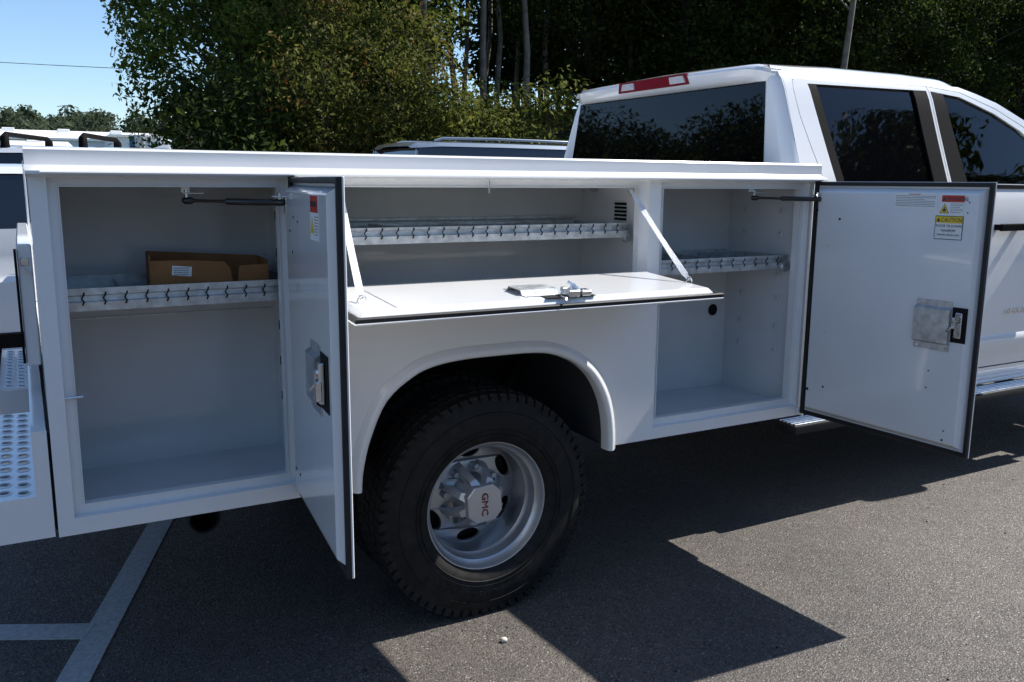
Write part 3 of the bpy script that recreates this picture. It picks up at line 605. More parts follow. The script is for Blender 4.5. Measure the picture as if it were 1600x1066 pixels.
side('shut_gap_backing', 'hole_black', [[(XR+.08, .52), (5.08, .52), (5.08, 1.478), (XR+.08, 1.478)]], off=.024, th=.01)  # black backing sheets behind the doors, putting the shut-line shade into colour
side('shut_gap_backing', 'hole_black', [[(2.96, 1.478), (3.08, 1.478), (3.06, 1.955), (2.96, 1.955)]], off=.02, th=.006); side('shut_gap_backing', 'hole_black', [[(3.88, 1.478), (3.945, 1.478), (3.945, 1.972), (3.88, 1.972)]], off=.024, th=.006)
for d, x0 in ((rdoor, 3.16), (fdoor, 4.23)):
    for s in (0, 1):
        yy = ys(1.29); h = MB(); y0, y1 = (yy-.045, yy-.028) if s == 0 else (WID-yy+.028, WID-yy+.045)
        h.box(x0, x0+.21, y0, y1, 1.268, 1.304, .006, seg=2); h.box(x0+.004, x0+.03, min(y1, yy) if s == 0 else WID-yy, yy+.0 if s == 0 else y0, 1.272, 1.30); h.box(x0+.18, x0+.206, y1 if s == 0 else WID-yy, yy if s == 0 else y0, 1.272, 1.30)
        sub(h.build('handle', 'black_plastic'), d[s])
text('SIERRA', .044, 'chrome', fdoor[0], basis((1, 0, 0), (0, 0, 1), (0, -1, 0), (4.385, ys(.85)-.003, .838)), extrude=.002, sx=1.35, name='badge').matrix_parent_inverse = Matrix()
# raised body-side crease at the foot of the doors
for d, xa, xb in ((fdoor, 3.95, 5.0), (rdoor, 3.1, 3.88)):
    for s in (0, 1):
        c = MB(); y = lambda z, o: (ys(z)+o) if s == 0 else WID-ys(z)-o
        c.loft([[(xa, y(z, o), z) for z, o in ((.735, .002), (.715, -.012), (.69, -.014), (.60, .002))], [(xb, y(z, o), z) for z, o in ((.735, .002), (.715, -.012), (.69, -.014), (.60, .002))]]); sub(c.build('door_crease', 'cab_paint', smooth=60), d[s])
# back wall with glass, rounded corners
xb = lambda z: XR+max(0, z-1.50)*.085
yc = lambda z: ys(z)+.055
bw = [(yc(z), z) for z in CUTS if z < 1.97]; bw = [(yc(.5), .50)]+bw[1:]+[(yc(1.97), 1.972)]
full = bw+[(WID-a, b) for a, b in reversed(bw)]
gl = [(.462, 1.925), (.415, 1.56), (.435, 1.53), (WID-.435, 1.53), (WID-.415, 1.56), (WID-.462, 1.925)]
m = MB(); m.slab([full, gl], lambda a, b: (xb(b), a, b), lambda a, b: (xb(b)+.012, a, b), cuts_b=[1.5, 1.6, 1.8]); cabback = T(m.build('cab_back', 'cab_paint', smooth=32))
gl2 = [(.452, 1.938), (.402, 1.55), (.42, 1.52), (WID-.42, 1.52), (WID-.402, 1.55), (WID-.452, 1.938)]
m = MB(); m.slab([gl2], lambda a, b: (xb(b)-.003, a, b), lambda a, b: (xb(b)+.002-.004, a, b)); sub(m.build('rear_glass', 'privacy_glass'), cabback)
for s in (0, 1):
    m = MB(); rows = []
    for z in [.5]+[c for c in CUTS if .5 < c < 1.97]+[1.972]:
        y0 = ys(z); row = []
        for k in range(7):
            t = R(90*k/6); x = XR+.062+(xb(z)-XR)*(1-k/6*0)*(1-(1-math.cos(t))*0) ; cx = xb(z)+.06; row.append((cx-.06*math.sin(t), (y0+.055)-.055*math.cos(t) if s == 0 else WID-(y0+.055)+.055*math.cos(t), z))
        # first point meets the side skin, last meets the back wall
        row[0] = (XR+.061, y0+.0005 if s == 0 else WID-y0-.0005, z); rows.append(row)
    for dz, k_ in ((.010, .35), (.016, .9)): rows.append([(x+(XR+.10-x)*k_, y+((.47 if s == 0 else WID-.47)-y)*k_, 1.972+dz) for x, y, z in rows[len([.5]+[c for c in CUTS if .5 < c < 1.97])]])
    m.loft(rows); T(m.build('corner_post', 'cab_paint', smooth=50))
# roof with rear spoiler lip
ZTOP = [(2.897, 2.020), (2.925, 2.029), (3.0, 2.037), (3.3, 2.046), (3.8, 2.047), (4.05, 2.040), (4.20, 2.024), (4.32, 1.998)]
m = MB(); rows = []
for i, (x, zt) in enumerate(ZTOP):
    e = min(1.978, zt-.03); inset = 0 if x < 4.1 else (x-4.1)*.10
    if x > 4.1: e = 1.978-(x-4.1)*.30
    h = [(ys(min(e, 1.979))+inset, e), (.425+inset, e+.026 if x < 4.25 else e+.02), (.47+inset, zt-.022), (.56, zt-.008), (.80, zt), (1.194, zt+.006)]
    rows.append([(x, y, z) for y, z in h]+[(x, WID-y, z) for y, z in reversed(h[:-1])])
m.loft(rows); roof = T(m.build('roof', 'cab_paint', smooth=40))
m = MB(); rows = []
for x, dz, top in ((2.858, 0, 1), ):
    pass
def lip(y): # spoiler face height at y
    return 2.018-.016*abs((y-1.194)/.8)**3
Y_ = [.414, .425, .44, .46, .49, .54, .7, .95, 1.194, 1.43, 1.69, 1.848, 1.898, 1.928, 1.948, 1.963, 1.974]
for y in Y_:
    t = abs(y-1.194)/.78; u = max(0, (t-.80)/.20); zt = 2.024-.010*t*t-.026*u**3; dx = .078*u**2
    rows.append([(2.958, y, zt+.002), (2.90, y, zt+.002), (2.858+dx, y, zt-.008), (2.846+dx, y, zt-.022), (2.856+dx, y, zt-.060+.02*u), (2.885+.5*dx, y, 1.940), (2.958, y, 1.938)])
v = m.loft(rows); m.bm.faces.new(v[0]); m.bm.faces.new(v[-1][::-1]); spo = T(m.build('roof_spoiler', 'cab_paint', smooth=40))
def lampseg(y0, y1, mtl, name, par, p=.004, z0=1.962, z1=2.014):
    b = MB(); b.slab([[(y0, z0), (y1, z0), (y1-(.0 if y1 < 1.4 else .02), z1), (y0+(.0 if y0 > .95 else .012), z1)]], lambda a, z: (2.843+max(0, 2.0-z)*.28-p, a, z), lambda a, z: (2.866, a, z)); sub(b.build(name, mtl, None), par)
lampseg(.905, 1.483, 'lamp_red', 'brake_lamp', spo)
lampseg(.925, 1.04, 'lamp_clear', 'cargo_lens', spo, .008, 1.972, 2.004); lampseg(1.335, 1.45, 'lamp_clear', 'cargo_lens', spo, .008, 1.972, 2.004)
# windscreen, A pillars, cowl, bonnet, wings, nose (mostly out of frame)
m = MB(); m.loft([[(4.32+.02*abs(k-3)**0*0-.03*((k-3)/3)**2, .43+k*(WID-.86)/6, 1.998-.03*((k-3)/3)**2) for k in range(7)], [(5.14-.12*((k-3)/3)**2, .26+k*(WID-.52)/6, 1.44) for k in range(7)]]); T(m.build('windscreen', 'tinted_glass', smooth=60))
rows = []
for x, z, y in ((4.98, 1.44, .25), (5.15, 1.45, .24), (5.5, 1.43, .25), (6.0, 1.40, .27), (6.4, 1.34, .30), (6.55, 1.25, .34)):
    rows.append([(x, y, z-.09), (x, y+.03, z-.03), (x, y+.12, z), (x, 1.194, z+.03), (x, WID-y-.12, z), (x, WID-y-.03, z-.03), (x, WID-y, z-.09)])
m = MB(); m.loft(rows); T(m.build('bonnet', 'cab_paint', smooth=40))
ac = [(5.68+.50*math.cos(t), .40+.50*math.sin(t)) for t in [R(180-10*k) for k in range(19)]]; ac = [(x, max(z, .47)) for x, z in ac]
side('front_wing', 'cab_paint', [[(5.07, .47)]+ac+[(6.55, .47), (6.55, 1.20), (6.4, 1.27), (5.6, 1.36), (5.07, 1.40)]])
nz = MB(); nz.box(6.50, 6.66, .22, WID-.22, .62, 1.22, .05, seg=3); nz.box(6.60, 6.74, .16, WID-.16, .46, .64, .04, seg=3); T(nz.build('grille', 'chrome', smooth=40))
cw = MB(); cw.box(5.02, 5.06, .30, WID-.30, .55, 1.42); cw.box(5.10, 6.45, .62, 1.77, .65, 1.2); T(cw.build('firewall', 'chassis_black'))
# cabin interior
it = MB(); it.box(2.94, 5.0, .236, WID-.236, .56, .60); it.box(4.72, 5.02, .30, WID-.30, 1.05, 1.44, .05, seg=2); T(it.build('dashboard', 'interior', smooth=40))
it = MB(); it.slab([rect(2.95, 4.25, .46, WID-.46)], lambda a, b: (a, b, 1.965), lambda a, b: (a, b, 1.975)); T(it.build('headliner', 'interior_light'))
for sx, n in ((4.02, 'front'), (3.12, 'rear')):
    for sy in (.66, 1.73):
        b = MB(); b.box(sx, sx+.55, sy-.26, sy+.26, .85, 1.02, .05, seg=3); q = Matrix.Translation((sx+.02, sy, .98)) @ Matrix.Rotation(R(-12), 4, 'Y'); b.box(-.07, .07, -.25, .25, 0, .60, .05, mtx=q, seg=3); b.box(-.045, .045, -.13, .13, .64, .84, .035, mtx=q, seg=3)
        b.box(-.008, .008, -.06, -.045, .58, .66, mtx=q); b.box(-.008, .008, .045, .06, .58, .66, mtx=q); T(b.build('seat', 'interior', smooth=40))
sw = MB(); cc = Vector((4.62, 1.72, 1.24)); ux = Vector((.35, 0, .94)); uy = Vector((0, 1, 0))
sw.tube([cc+.19*(math.cos(t)*ux+math.sin(t)*uy) for t in [2*PI*k/28 for k in range(29)]], .015, 8, cap=False); sw.tube([cc-.18*uy, cc+.18*uy], .016, 6); sw.tube([cc, cc-.18*ux], .016, 6); T(sw.build('steering_wheel', 'black_plastic', smooth=50))
# running board
for s in (0, 1):
    y0, y1 = (.150, .280) if s == 0 else (WID-.280, WID-.150); rb = MB(); rb.box(2.91, 5.05, y0, y1, .393, .434, .008, seg=2); rb = T(rb.build('running_board', 'chassis_black', smooth=40))
    for k in range(5): y = y0+.012+k*.0225; sub(MB().box(2.918, 5.04, y, y+.018, .432, .4395+.0005*(k % 2), .002).build('tread_strip', 'zinc'), rb)
    for x in (3.2, 3.95, 4.7): sub(MB().box(x, x+.05, .281 if s == 0 else WID-.6, .6 if s == 0 else WID-.281, .40, .43).build('bracket', 'chassis_black'), rb)
# mirrors
for s in (0, 1):
    f = (lambda y: y) if s == 0 else (lambda y: WID-y)
    mb = MB(); ya, yb_ = sorted((f(.03), f(.215))); mb.box(4.95, 5.09, ya, yb_, 1.32, 1.72, .05, seg=4); ya, yb_ = sorted((f(.212), f(.30))); mb.box(4.97, 5.06, ya, yb_, 1.38, 1.46, .01)
    mo = T(mb.build('door_mirror', 'black_plastic', smooth=50)); ya, yb_ = sorted((f(.055), f(.19))); sub(MB().box(4.946, 4.9495, ya, yb_, 1.36, 1.68).build('mirror_glass', 'chrome'), mo)

# ================================================================== LOOSE THINGS
# cardboard box standing on the rear shelf tray
cbx = empty('cardboard_box', (.29, .16, 1.1455), R(-4), 'torn brown cardboard box standing on the rear compartment shelf', 'box')
def flap_wall(p0, p1, h0, h1, t, name, tear=None):
    p0, p1 = Vector(p0), Vector(p1); d = (p1-p0).normalized(); n = Vector((-d.y, d.x, 0)); ln = (p1-p0).length
    top = [(ln, h1), (0, h0)] if not tear else [(ln, h1), (tear+.022, h1*.97+.0), (tear+.016, h1*.55), (tear+.010, h1*.30), (tear+.004, h1*.5), (tear-.002, h1*.66), (tear-.004, h1*.9), (tear-.02, h0*.93), (tear*.5, h0*.99), (0, h0)]
    m = MB(); m.slab([[(0, 0), (ln, 0)]+top], lambda a, b: p0+d*a+Vector((0, 0, b))-n*t/2, lambda a, b: p0+d*a+Vector((0, 0, b))+n*t/2); return m.build(name, 'cardboard', cbx)
fw = flap_wall((0, 0, 0), (.33, 0, 0), .118, .100, .004, 'front_wall', tear=.225); flap_wall((.33, .003, 0), (.33, .20, 0), .112, .11, .004, 'end_wall'); flap_wall((0, .003, 0), (0, .20, 0), .135, .13, .004, 'end_wall'); flap_wall((0, .203, 0), (.33, .203, 0), .132, .11, .004, 'back_wall')
MB().box(.003, .327, .003, .2, 0, .004).build('base', 'cardboard', cbx)
m = MB(); m.box(.058, .112, -.0032, -.0022, .072, .100, mtx=Matrix.Translation((.09, 0, .085)) @ Matrix.Rotation(R(6), 4, 'Y') @ Matrix.Translation((-.09, 0, -.085))); lab = m.build('address_label', 'paper', cbx)
printed_lines(cbx, 0.063, .106, .095, 4, .0062, 12, y=-.0036, th=.0018)
pb = MB(); bmesh.ops.create_icosphere(pb.bm, subdivisions=2, radius=.011)
rn = random.Random(2)
for v in pb.bm.verts: v.co = Vector((v.co.x*1.2, v.co.y, v.co.z*.8))*rn.uniform(.82, 1.1)
po = pb.build('pebble', 'pebble', smooth=70); po.location = (1.261, -.185, .007); tag(po, 'small pale pebble lying on the sunlit asphalt before the rear tyre', 'pebble')

# ================================================================== OTHER VEHICLES
def suv(name, loc, rz, Ln, Wd, Ht, paint, label, cat, cross=False, rails=True, fin=False, bl=.60):
    """Local: x forward, z up; origin mid-length on the ground."""
    o = empty(name, loc, rz, label, cat, None); h = Ln/2; belt = Ht*bl
    out = [(-h, .45), (-h+.02, .30), (-h*.80, .27)]
    for cx in (-h+.95, h-.92):
        out += [(cx+.40*math.cos(t), .36+.40*math.sin(t)) if math.sin(t) > -.2 else (cx+.4*math.cos(t), .28) for t in [R(180-15*k) for k in range(13)]]
    out += [(h*.97, .28), (h, .42), (h-.01, .78), (h-.08, .95), (h-.95, belt-.02), (h-1.05, belt), (-h+.08, belt+.02), (-h-.0, .95)]
    ins = lambda z: Wd/2-(.02 if z > .8 else .05*(1-z/.8)) - max(0, (z-.95))*.10
    bm_ = MB(); bm_.slab([out], lambda a, b: (a, -ins(b), b), lambda a, b: (a, ins(b), b), cuts_b=(.4, .6, .8, .95)); body = bm_.build('body', paint, o, smooth=35)
    # greenhouse: dark glass block with painted pillars and roof
    gi = lambda z: ins(belt)-(z-belt)*.32; ht = Ht
    gh = [(-h+.10, belt+.02), (-h+.30, ht-.10), (-h+.42, ht-.05), (h-2.0, ht-.05), (h-1.75, ht-.09), (h-1.02, belt)]
    g = MB(); g.slab([gh], lambda a, b: (a, -gi(b), b), lambda a, b: (a, gi(b), b)); g.build('window_band', 'suv_glass', o)
    rf = MB(); rows = []
    for x, dz, yi in ((-h+.22, -.075, .03), (-h+.30, -.025, .0), (-h+.6, -.004, 0), (-h+1.4, .0, 0), (h-2.4, -.006, 0), (h-2.0, -.03, .0), (h-1.72, -.085, .0)):
        z = ht+dz; w = gi(ht-.06)+.012-yi; rows.append([(x, -w-.01, z-.075 if dz > -.07 else z-.03), (x, -w+.02, z-.028), (x, -w+.12, z-.006), (x, 0, z+.006), (x, w-.12, z-.006), (x, w-.02, z-.028), (x, w+.01, z-.075 if dz > -.07 else z-.03)])
    rf.loft(rows); roof_o = rf.build('roof', paint, o, smooth=40)
    for s in (-1, 1):
        for x0, x1, xt0, xt1, mt in ((-h+1.00, -h+1.12, -h+1.08, -h+1.18, paint), (-h+1.98, -h+2.08, -h+1.98, -h+2.08, 'black_gloss'), (h-1.10, h-1.00, h-1.80, h-1.72, paint), (-h+.08, -h+.16, -h+.28, -h+.36, paint)):
            p = MB(); y0, y1 = s*(gi(belt)+.003), s*(gi(ht-.08)+.003)
            p.loft([[(x0, y0, belt), (x1, y0, belt), (xt1, y1, ht-.085), (xt0, y1, ht-.085)], [(x0, y0-s*.03, belt), (x1, y0-s*.03, belt), (xt1, y1-s*.03, ht-.085), (xt0, y1-s*.03, ht-.085)]], closed=True); p.build('pillar', mt, o)
        for x in (-h+1.05, -h+2.03):
            hd = MB(); y = s*(ins(.95)+.012); hd.box(x+.1, x+.30, min(y, y+s*.02), max(y, y+s*.02), .93, .96, .005); hd.build('handle', paint, o)
        mr = MB(); y = s*(gi(belt)+.10); mr.box(h-1.42, h-1.30, y-.09, y+.09, belt+.01, belt+.16, .03, seg=2); mr.build('mirror', paint, o, smooth=40)
        ly = s*(Wd/2-.24); b = MB(); b.box(-h-.012, -h+.05, ly-.16, ly+.16, .88, 1.02, .01); b.build('tail_lamp', 'lamp_red', o); b = MB(); b.box(h-.10, h+.012, ly-.18, ly+.18, .70, .82, .01); b.build('headlight', 'lamp_clear', o)
        sk = MB(); yk = s*(Wd/2-.03); sk.box(-h+1.36, h-1.33, min(yk, yk+s*.015), max(yk, yk+s*.015), .24, .38, .01); sk.build('sill_cladding', 'black_plastic', o)
        for cx in (-h+.95, h-.92):
            t = MB(); t.lathe([(.23, -.10), (.30, -.115), (.345, -.10), (.36, -.05), (.36, .05), (.345, .10), (.30, .115), (.23, .10)], 40, 'y', close=True); to = t.build('tyre', 'tyre_rubber', o, smooth=40); to.location = (cx, s*(Wd/2-.14), .36)
            r = MB(); r.lathe([(.235, -.1), (.225, -.09*1), (.2, -.07), (.2, .07), (.225, .09), (.235, .1)], 32, 'y'); 
            for k in range(5): r.box(.03, .21, s*.07-.012, s*.07+.012, -.022, .022, mtx=Matrix.Rotation(2*PI*k/5, 4, 'Y'))
            r.lathe([(0, s*.09), (.05, s*.09), (.05, s*.05)], 16, 'y'); ro = r.build('rim', 'wheel_silver', to, smooth=40)
        if rails:
            b = MB(); y = s*(gi(ht-.06)-.07); b.tube([(-h+.55, y, ht-.01), (-h+.66, y, ht+.022), (-h+1.4, y, ht+.032), (h-2.45, y, ht+.02), (h-2.30, y, ht-.01)], .018, 8); b.build('roof_rail', 'suv_silver' if paint != 'suv_white' else 'black_plastic', o, smooth=50)
    if cross:
        for x in (-h+1.25, -h+2.02):
            b = MB(); w = gi(ht-.06)-.06; b.tube([(x, -w, ht-.03), (x, -w, ht+.08), (x, -w+.05, ht+.115), (x, w-.05, ht+.115), (x, w, ht+.08), (x, w, ht-.03)], [.05, .045, .028, .028, .045, .05], 8); b.build('cross_bar', 'black_plastic', o, smooth=50)
    if fin:
        b = MB(); b.slab([[(-h+.50, ht-.01), (-h+.72, ht-.005), (-h+.58, ht+.045), (-h+.52, ht+.045)]], lambda a, z: (a, -.02, z), lambda a, z: (a, .02, z)); b.build('antenna_fin', paint, o)
    b = MB(); b.box(-h-.005, -h+.03, -.26, .26, .62, .74, .004); b.build('number_plate', 'paper', o)
    b = MB(); b.box(h-.03, h+.008, -Wd/2+.45, Wd/2-.45, .45, .62, .01); b.build('grille', 'black_plastic', o)
    return o
suv('parked_suv', (-.95, 5.7, 0), PI, 4.6, 1.86, 1.60, 'suv_white', 'white crossover parked nearest behind the bumper of the service truck, cut by left edge', 'car', rails=False, bl=.70)
suv('parked_suv', (-.25, 9.0, 0), PI-R(20), 4.8, 1.92, 1.83, 'suv_white', 'white car with black roof cross bars and antenna fin, farther behind the crossover', 'car', cross=True, rails=False, fin=True)
suv('parked_suv', (6.55, 8.3, 0), 0, 5.2, 2.03, 1.99, 'suv_silver', 'silver-blue large SUV with roof rails parked below the woods beside the cab', 'car')
# articulated lorry tractor far left
o = empty('semi_tractor', (-1.15, 30, 0), R(200), 'grey tractor unit with upright exhaust stack in front of the white warehouses', 'truck')
b = MB(); b.box(.2, 2.6, -1.1, 1.1, .9, 2.55, .12, seg=3); b.box(2.6, 4.2, -.9, .9, .9, 1.9, .15, seg=3); b.build('cab', 'wall_grey', o, smooth=40)
b = MB(); b.box(.2, 1.3, -1.0, 1.0, 2.56, 3.0, .15, seg=3); b.build('fairing', 'wall_white', o, smooth=40)
b = MB(); b.tube([(.0, -.9, .9), (.0, -.9, 2.9), (-.05, -.9, 3.0)], .09, 12); b.tube([(.0, .9, .9), (.0, .9, 2.9), (-.05, .9, 3.0)], .09, 12); b.build('exhaust_stack', 'chrome', o, smooth=40)
b = MB(); b.box(1.9, 2.62, -1.11, 1.11, 1.75, 2.35, .02); b.build('window', 'suv_glass', o)
b = MB(); b.box(-3.2, .2, -.45, .45, .75, .95); b.build('chassis', 'chassis_black', o)
for x in (-2.8, -1.5, 3.3):
    for y in (-.95, .95):
        b = MB(); b.lathe([(0, -.14), (.25, -.14), (.5, -.14), (.52, 0), (.5, .14), (.25, .14), (0, .14)], 28, 'y'); w = b.build('wheel', 'tyre_rubber', o, smooth=40); w.location = (x, y, .52)

# ================================================================== BUILDINGS, LINES
def shed(name, x0, x1, y0, y1, h, label, wm='wall_white', rise=.6, doors=3):
    o = empty(name, ((x0+x1)/2, y0, 0), 0, label, 'building'); w = (x1-x0)/2; d = y1-y0
    m = MB(); m.box(-w, w, 0, d, 0, h); m.build('wall', wm, o)
    q = [(-.3, h+.01), (d/2, h+rise), (d+.3, h+.01), (d+.3, h-.25), (-.3, h-.25)]
    m = MB(); v = m.loft([[(-w-.3, y, z) for y, z in q], [(w+.3, y, z) for y, z in q]], closed=True); m.bm.faces.new(v[0]); m.bm.faces.new(v[1][::-1]); r = m.build('roof', 'roof_white', o)
    for k in range(3):
        x = -w*.6+k*w*.55; m = MB(); m.box(x, x+1.4, d*.35, d*.35+1.4, h+rise*.4, h+rise+.02, .05); m.build('roof_unit', 'roof_white', r)
    for k in range(doors):
        x = -w+(k+.5)*2*w/doors; m = MB(); m.box(x-1.6, x+1.6, -.06, -.003, 0, 3.6); dr = m.build('loading_door', 'wall_grey', o)
        for q in range(5): MB().box(x-1.55, x+1.55, -.09, -.061, .1+q*.7, .7+q*.7).build('door_panel', 'concrete', dr)
    return o
shed('warehouse', -6, 17, 118, 150, 6.2, 'long low white warehouse below the wooded ridge', rise=1.6)
shed('warehouse', -9, 4.2, 88, 104, 4.3, 'grey fronted low shed in front of the long white warehouse', 'wall_grey', .7)
shed('warehouse', 9.3, 14.2, 104, 116, 6.2, 'tall white cube building beside the leftmost tree', rise=.05, doors=1)
# arched store
o = empty('arched_store', (15.8, 100, 0), 0, 'white arched store half hidden by the leftmost tree', 'building'); m = MB(); pr = [(2.6*math.cos(R(180-12*k)), 3.0+2.3*math.sin(R(180-12*k))) for k in range(16)]; pr = [(-2.6, 0)]+pr+[(2.6, 0)]
m.slab([pr], lambda a, b: (a, 0, b), lambda a, b: (a, 9, b)); m.build('shell', 'wall_white', o, smooth=30); MB().box(-1, 1, -.05, -.003, 0, 2.8).build('loading_door', 'wall_grey', o)
o = empty('post_sign', (6.55, 60, 0), 0, 'tall blue and white post sign by the leftmost tree', 'sign'); m = MB(); m.box(-.15, .15, 0, .25, 0, 4.2); m.build('post', 'sign_blue', o); MB().box(.16, .75, .02, .22, 3.2, 4.3, .02).build('panel', 'wall_white', o)
o = empty('site_cabin', (8.4, 62, 0), 0, 'small blue cabin right of the post sign', 'cabin'); MB().box(-.55, .55, 0, 2, 0, 3.15, .03).build('wall', 'sign_blue', o); MB().box(-.62, .62, -.1, 2.1, 3.16, 3.24).build('roof', 'steel_grey', o); MB().box(-.3, .3, -.03, -.003, .1, 2.1).build('door', 'wall_white', o)
# lattice pylon on the ridge and the line across the sky
o = empty('lattice_pylon', (26.3, 560, 0), 0, 'distant lattice pylon rising above the wooded ridge', 'pylon'); m = MB()
for sx in (-1, 1):
    for sy in (-1, 1): m.tube([(sx*3, sy*3, 0), (sx*.7, sy*.7, 41)], .28, 4)
for k in range(9):
    z0, z1 = k*4.6, (k+1)*4.6; a, b = 3-2.3*z0/41, 3-2.3*z1/41
    for s in (-1, 1): m.tube([(-a, s*a, z0), (b, s*b, z1)], .16, 4); m.tube([(a, s*a, z0), (-b, s*b, z1)], .16, 4)
m.build('mast', 'steel_grey', o); m = MB()
for z in (33, 37, 40.5): m.tube([(-4.5, 0, z), (0, 0, z+.9), (4.5, 0, z)], .25, 4)
m.build('cross_arm', 'steel_grey', o)
m = MB(); m.tube([(-30+k*4, 42, 5.95+.0022*(k*4-32)**2*.35+.012*k*4) for k in range(18)], .014, 6); tag(m.build('power_line', 'steel_grey'), 'thin overhead cable crossing the pale sky left of the trees', 'cable')

# ================================================================== TREES
def leaves(bm, rnd, c, rad, n, size, flat=.75):
    for _ in range(n):
        while True:
            d = Vector((rnd.gauss(0, 1), rnd.gauss(0, 1), rnd.gauss(0, 1)))
            if d.length > .1: break
        d.normalize(); r = rad*(rnd.random()**.45); p = Vector(c)+Vector((d.x*r, d.y*r, d.z*r*flat))
        nrm = (d*.6+Vector((rnd.gauss(0, .6), rnd.gauss(0, .6), rnd.gauss(.35, .6)))).normalized(); u = nrm.orthogonal().normalized(); q = Quaternion(nrm, rnd.random()*2*PI); u = q @ u; w = nrm.cross(u); s = size*rnd.choice((.55, .8, 1.0, 1.35))*rnd.uniform(.85, 1.15)
        a = bm.verts.new(p-u*s); b = bm.verts.new(p+w*s*.48+u*s*.1); e = bm.verts.new(p+u*s-nrm*s*.25); f = bm.verts.new(p-w*s*.48+u*s*.1)
        bm.faces.new((a, b, e, f))
def make_tree(seed, H, crown_r, base, n_cl, n_leaf, size, lean=0, trunk_r=.16, spread=.5):
    """Returns (trunk mesh, crown mesh); local origin at the foot."""
    rnd = random.Random(seed); tb_ = MB(); pts = []; x = y = 0
    for k in range(9):
        t = k/8; pts.append(Vector((x+lean*t*H*.1, y, t*H*.93))); x += rnd.uniform(-.2, .2)*H*.05; y += rnd.uniform(-.2, .2)*H*.05
    tb_.tube(pts, [trunk_r*(1-.86*k/8) for k in range(9)], 9)
    cb = bmesh.new(); cl = []
    for k in range(n_cl):
        t = base+(1-base)*((k+.5)/n_cl); an = k*2.4+rnd.uniform(-.5, .5); prof = math.sin(PI*min(1, max(.05, (t-base)/(1-base)*.86+.10)))**.7
        rr = crown_r*prof*rnd.uniform(.35, 1.0); p0 = pts[min(8, int(t*8))]; c = Vector((p0.x+rr*math.cos(an), p0.y+rr*math.sin(an), t*H+rnd.uniform(-.4, .4)))
        s = max(0, t*H*.93-rr*.55); i = min(7, int(s/(H*.93)*8)); st = pts[i].lerp(pts[i+1], s/(H*.93)*8-i) if s > 0 else pts[1]
        tb_.tube([st, st.lerp(c, .5)+Vector((0, 0, .12*rr)), c], [trunk_r*.32, trunk_r*.2, trunk_r*.06], 5, cap=False)
        leaves(cb, rnd, c, crown_r*spread*rnd.uniform(.6, 1.1), n_leaf, size); cl.append(c)
    tm = bpy.data.meshes.new('trunk'); tb_.bm.to_mesh(tm); tb_.bm.free(); tm.shade_smooth()
    cm = bpy.data.meshes.new('crown'); cb.to_mesh(cm); cb.free()
    return tm, cm
TV = {'broad': [make_tree(11, 12, 3.3, .10, 84, 520, .075, spread=.33), make_tree(12, 13, 3.6, .14, 84, 520, .08, spread=.33), make_tree(13, 11, 3.0, .08, 78, 520, .075, spread=.34)],
      'tall': [make_tree(21, 15, 2.2, .42, 26, 330, .10, trunk_r=.13), make_tree(22, 16, 2.0, .36, 26, 330, .10, trunk_r=.11), make_tree(23, 14, 2.1, .48, 22, 330, .10, trunk_r=.10)],
      'small': [make_tree(31, 5.6, 1.9, .30, 26, 330, .065, trunk_r=.08), make_tree(32, 5.0, 1.7, .3, 24, 330, .065, trunk_r=.07)],
      'bush': [make_tree(41, 2.1, 1.3, .08, 18, 300, .055, trunk_r=.03, spread=.55), make_tree(42, 1.8, 1.2, .08, 18, 300, .055, trunk_r=.03, spread=.55)]}
def ground_z(x, y): h = max(0, min(1, (y-15)/26)); e = max(0, min(1, (x-4.5)/7)); return h**.8*5.6*e-.05
_cache = {}
def tree(kind, i, az, d, leaf, bark, label, sc=1, rz=0, group=None, name='tree', cat='tree', sz=1):
    x = CAM.x+d*math.sin(R(az)); y = CAM.y+d*math.cos(R(az)); o = empty(name, (x, y, ground_z(x, y)), rz, label, cat, group); o.scale = (sc, sc, sc*sz)
    tm, cm = TV[kind][i]
    for part, me, mt in (('trunk', tm, bark), ('crown', cm, leaf)):
        k = (me.name, mt)
        if k not in _cache: c = me.copy(); c.materials.clear(); c.materials.append(M[mt]); _cache[k] = c
        q = bpy.data.objects.new(part, _cache[k]); C.objects.link(q); q.parent = o
    return o
tree('broad', 0, 12.0, 25, 'leaf_green', 'bark', 'leftmost tree, its crown edge standing against the blue sky', .98, .4)
tree('broad', 1, 17.0, 26, 'leaf_green', 'bark', 'full green tree, second from the blue sky', 1.0, 1.3)
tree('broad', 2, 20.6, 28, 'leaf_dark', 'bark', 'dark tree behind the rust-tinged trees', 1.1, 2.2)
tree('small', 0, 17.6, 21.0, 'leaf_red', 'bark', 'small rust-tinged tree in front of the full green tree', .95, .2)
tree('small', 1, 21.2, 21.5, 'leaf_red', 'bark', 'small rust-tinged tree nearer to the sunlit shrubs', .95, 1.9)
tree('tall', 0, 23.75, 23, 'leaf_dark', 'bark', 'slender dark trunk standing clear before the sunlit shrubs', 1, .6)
ORD = ['first', 'second', 'third', 'fourth', 'fifth', 'sixth', 'seventh', 'eighth', 'ninth']
g = 'slender trees in the sunlit gap'
for k, (az, d, i, lf) in enumerate(((24.9, 29, 1, 'leaf_bright'), (26.0, 32, 2, 'leaf_green'), (26.9, 28, 0, 'leaf_bright'), (27.4, 36, 1, 'leaf_green'), (28.0, 31, 1, 'leaf_green'), (28.8, 34, 2, 'leaf_bright'), (29.9, 29, 0, 'leaf_green'), (30.9, 32, 1, 'leaf_bright'))):
    tree('tall', i, az, d, lf, 'bark_pale', ORD[k]+' pale slender trunk from the left in the sunlit gap', 1, k*1.1, g)
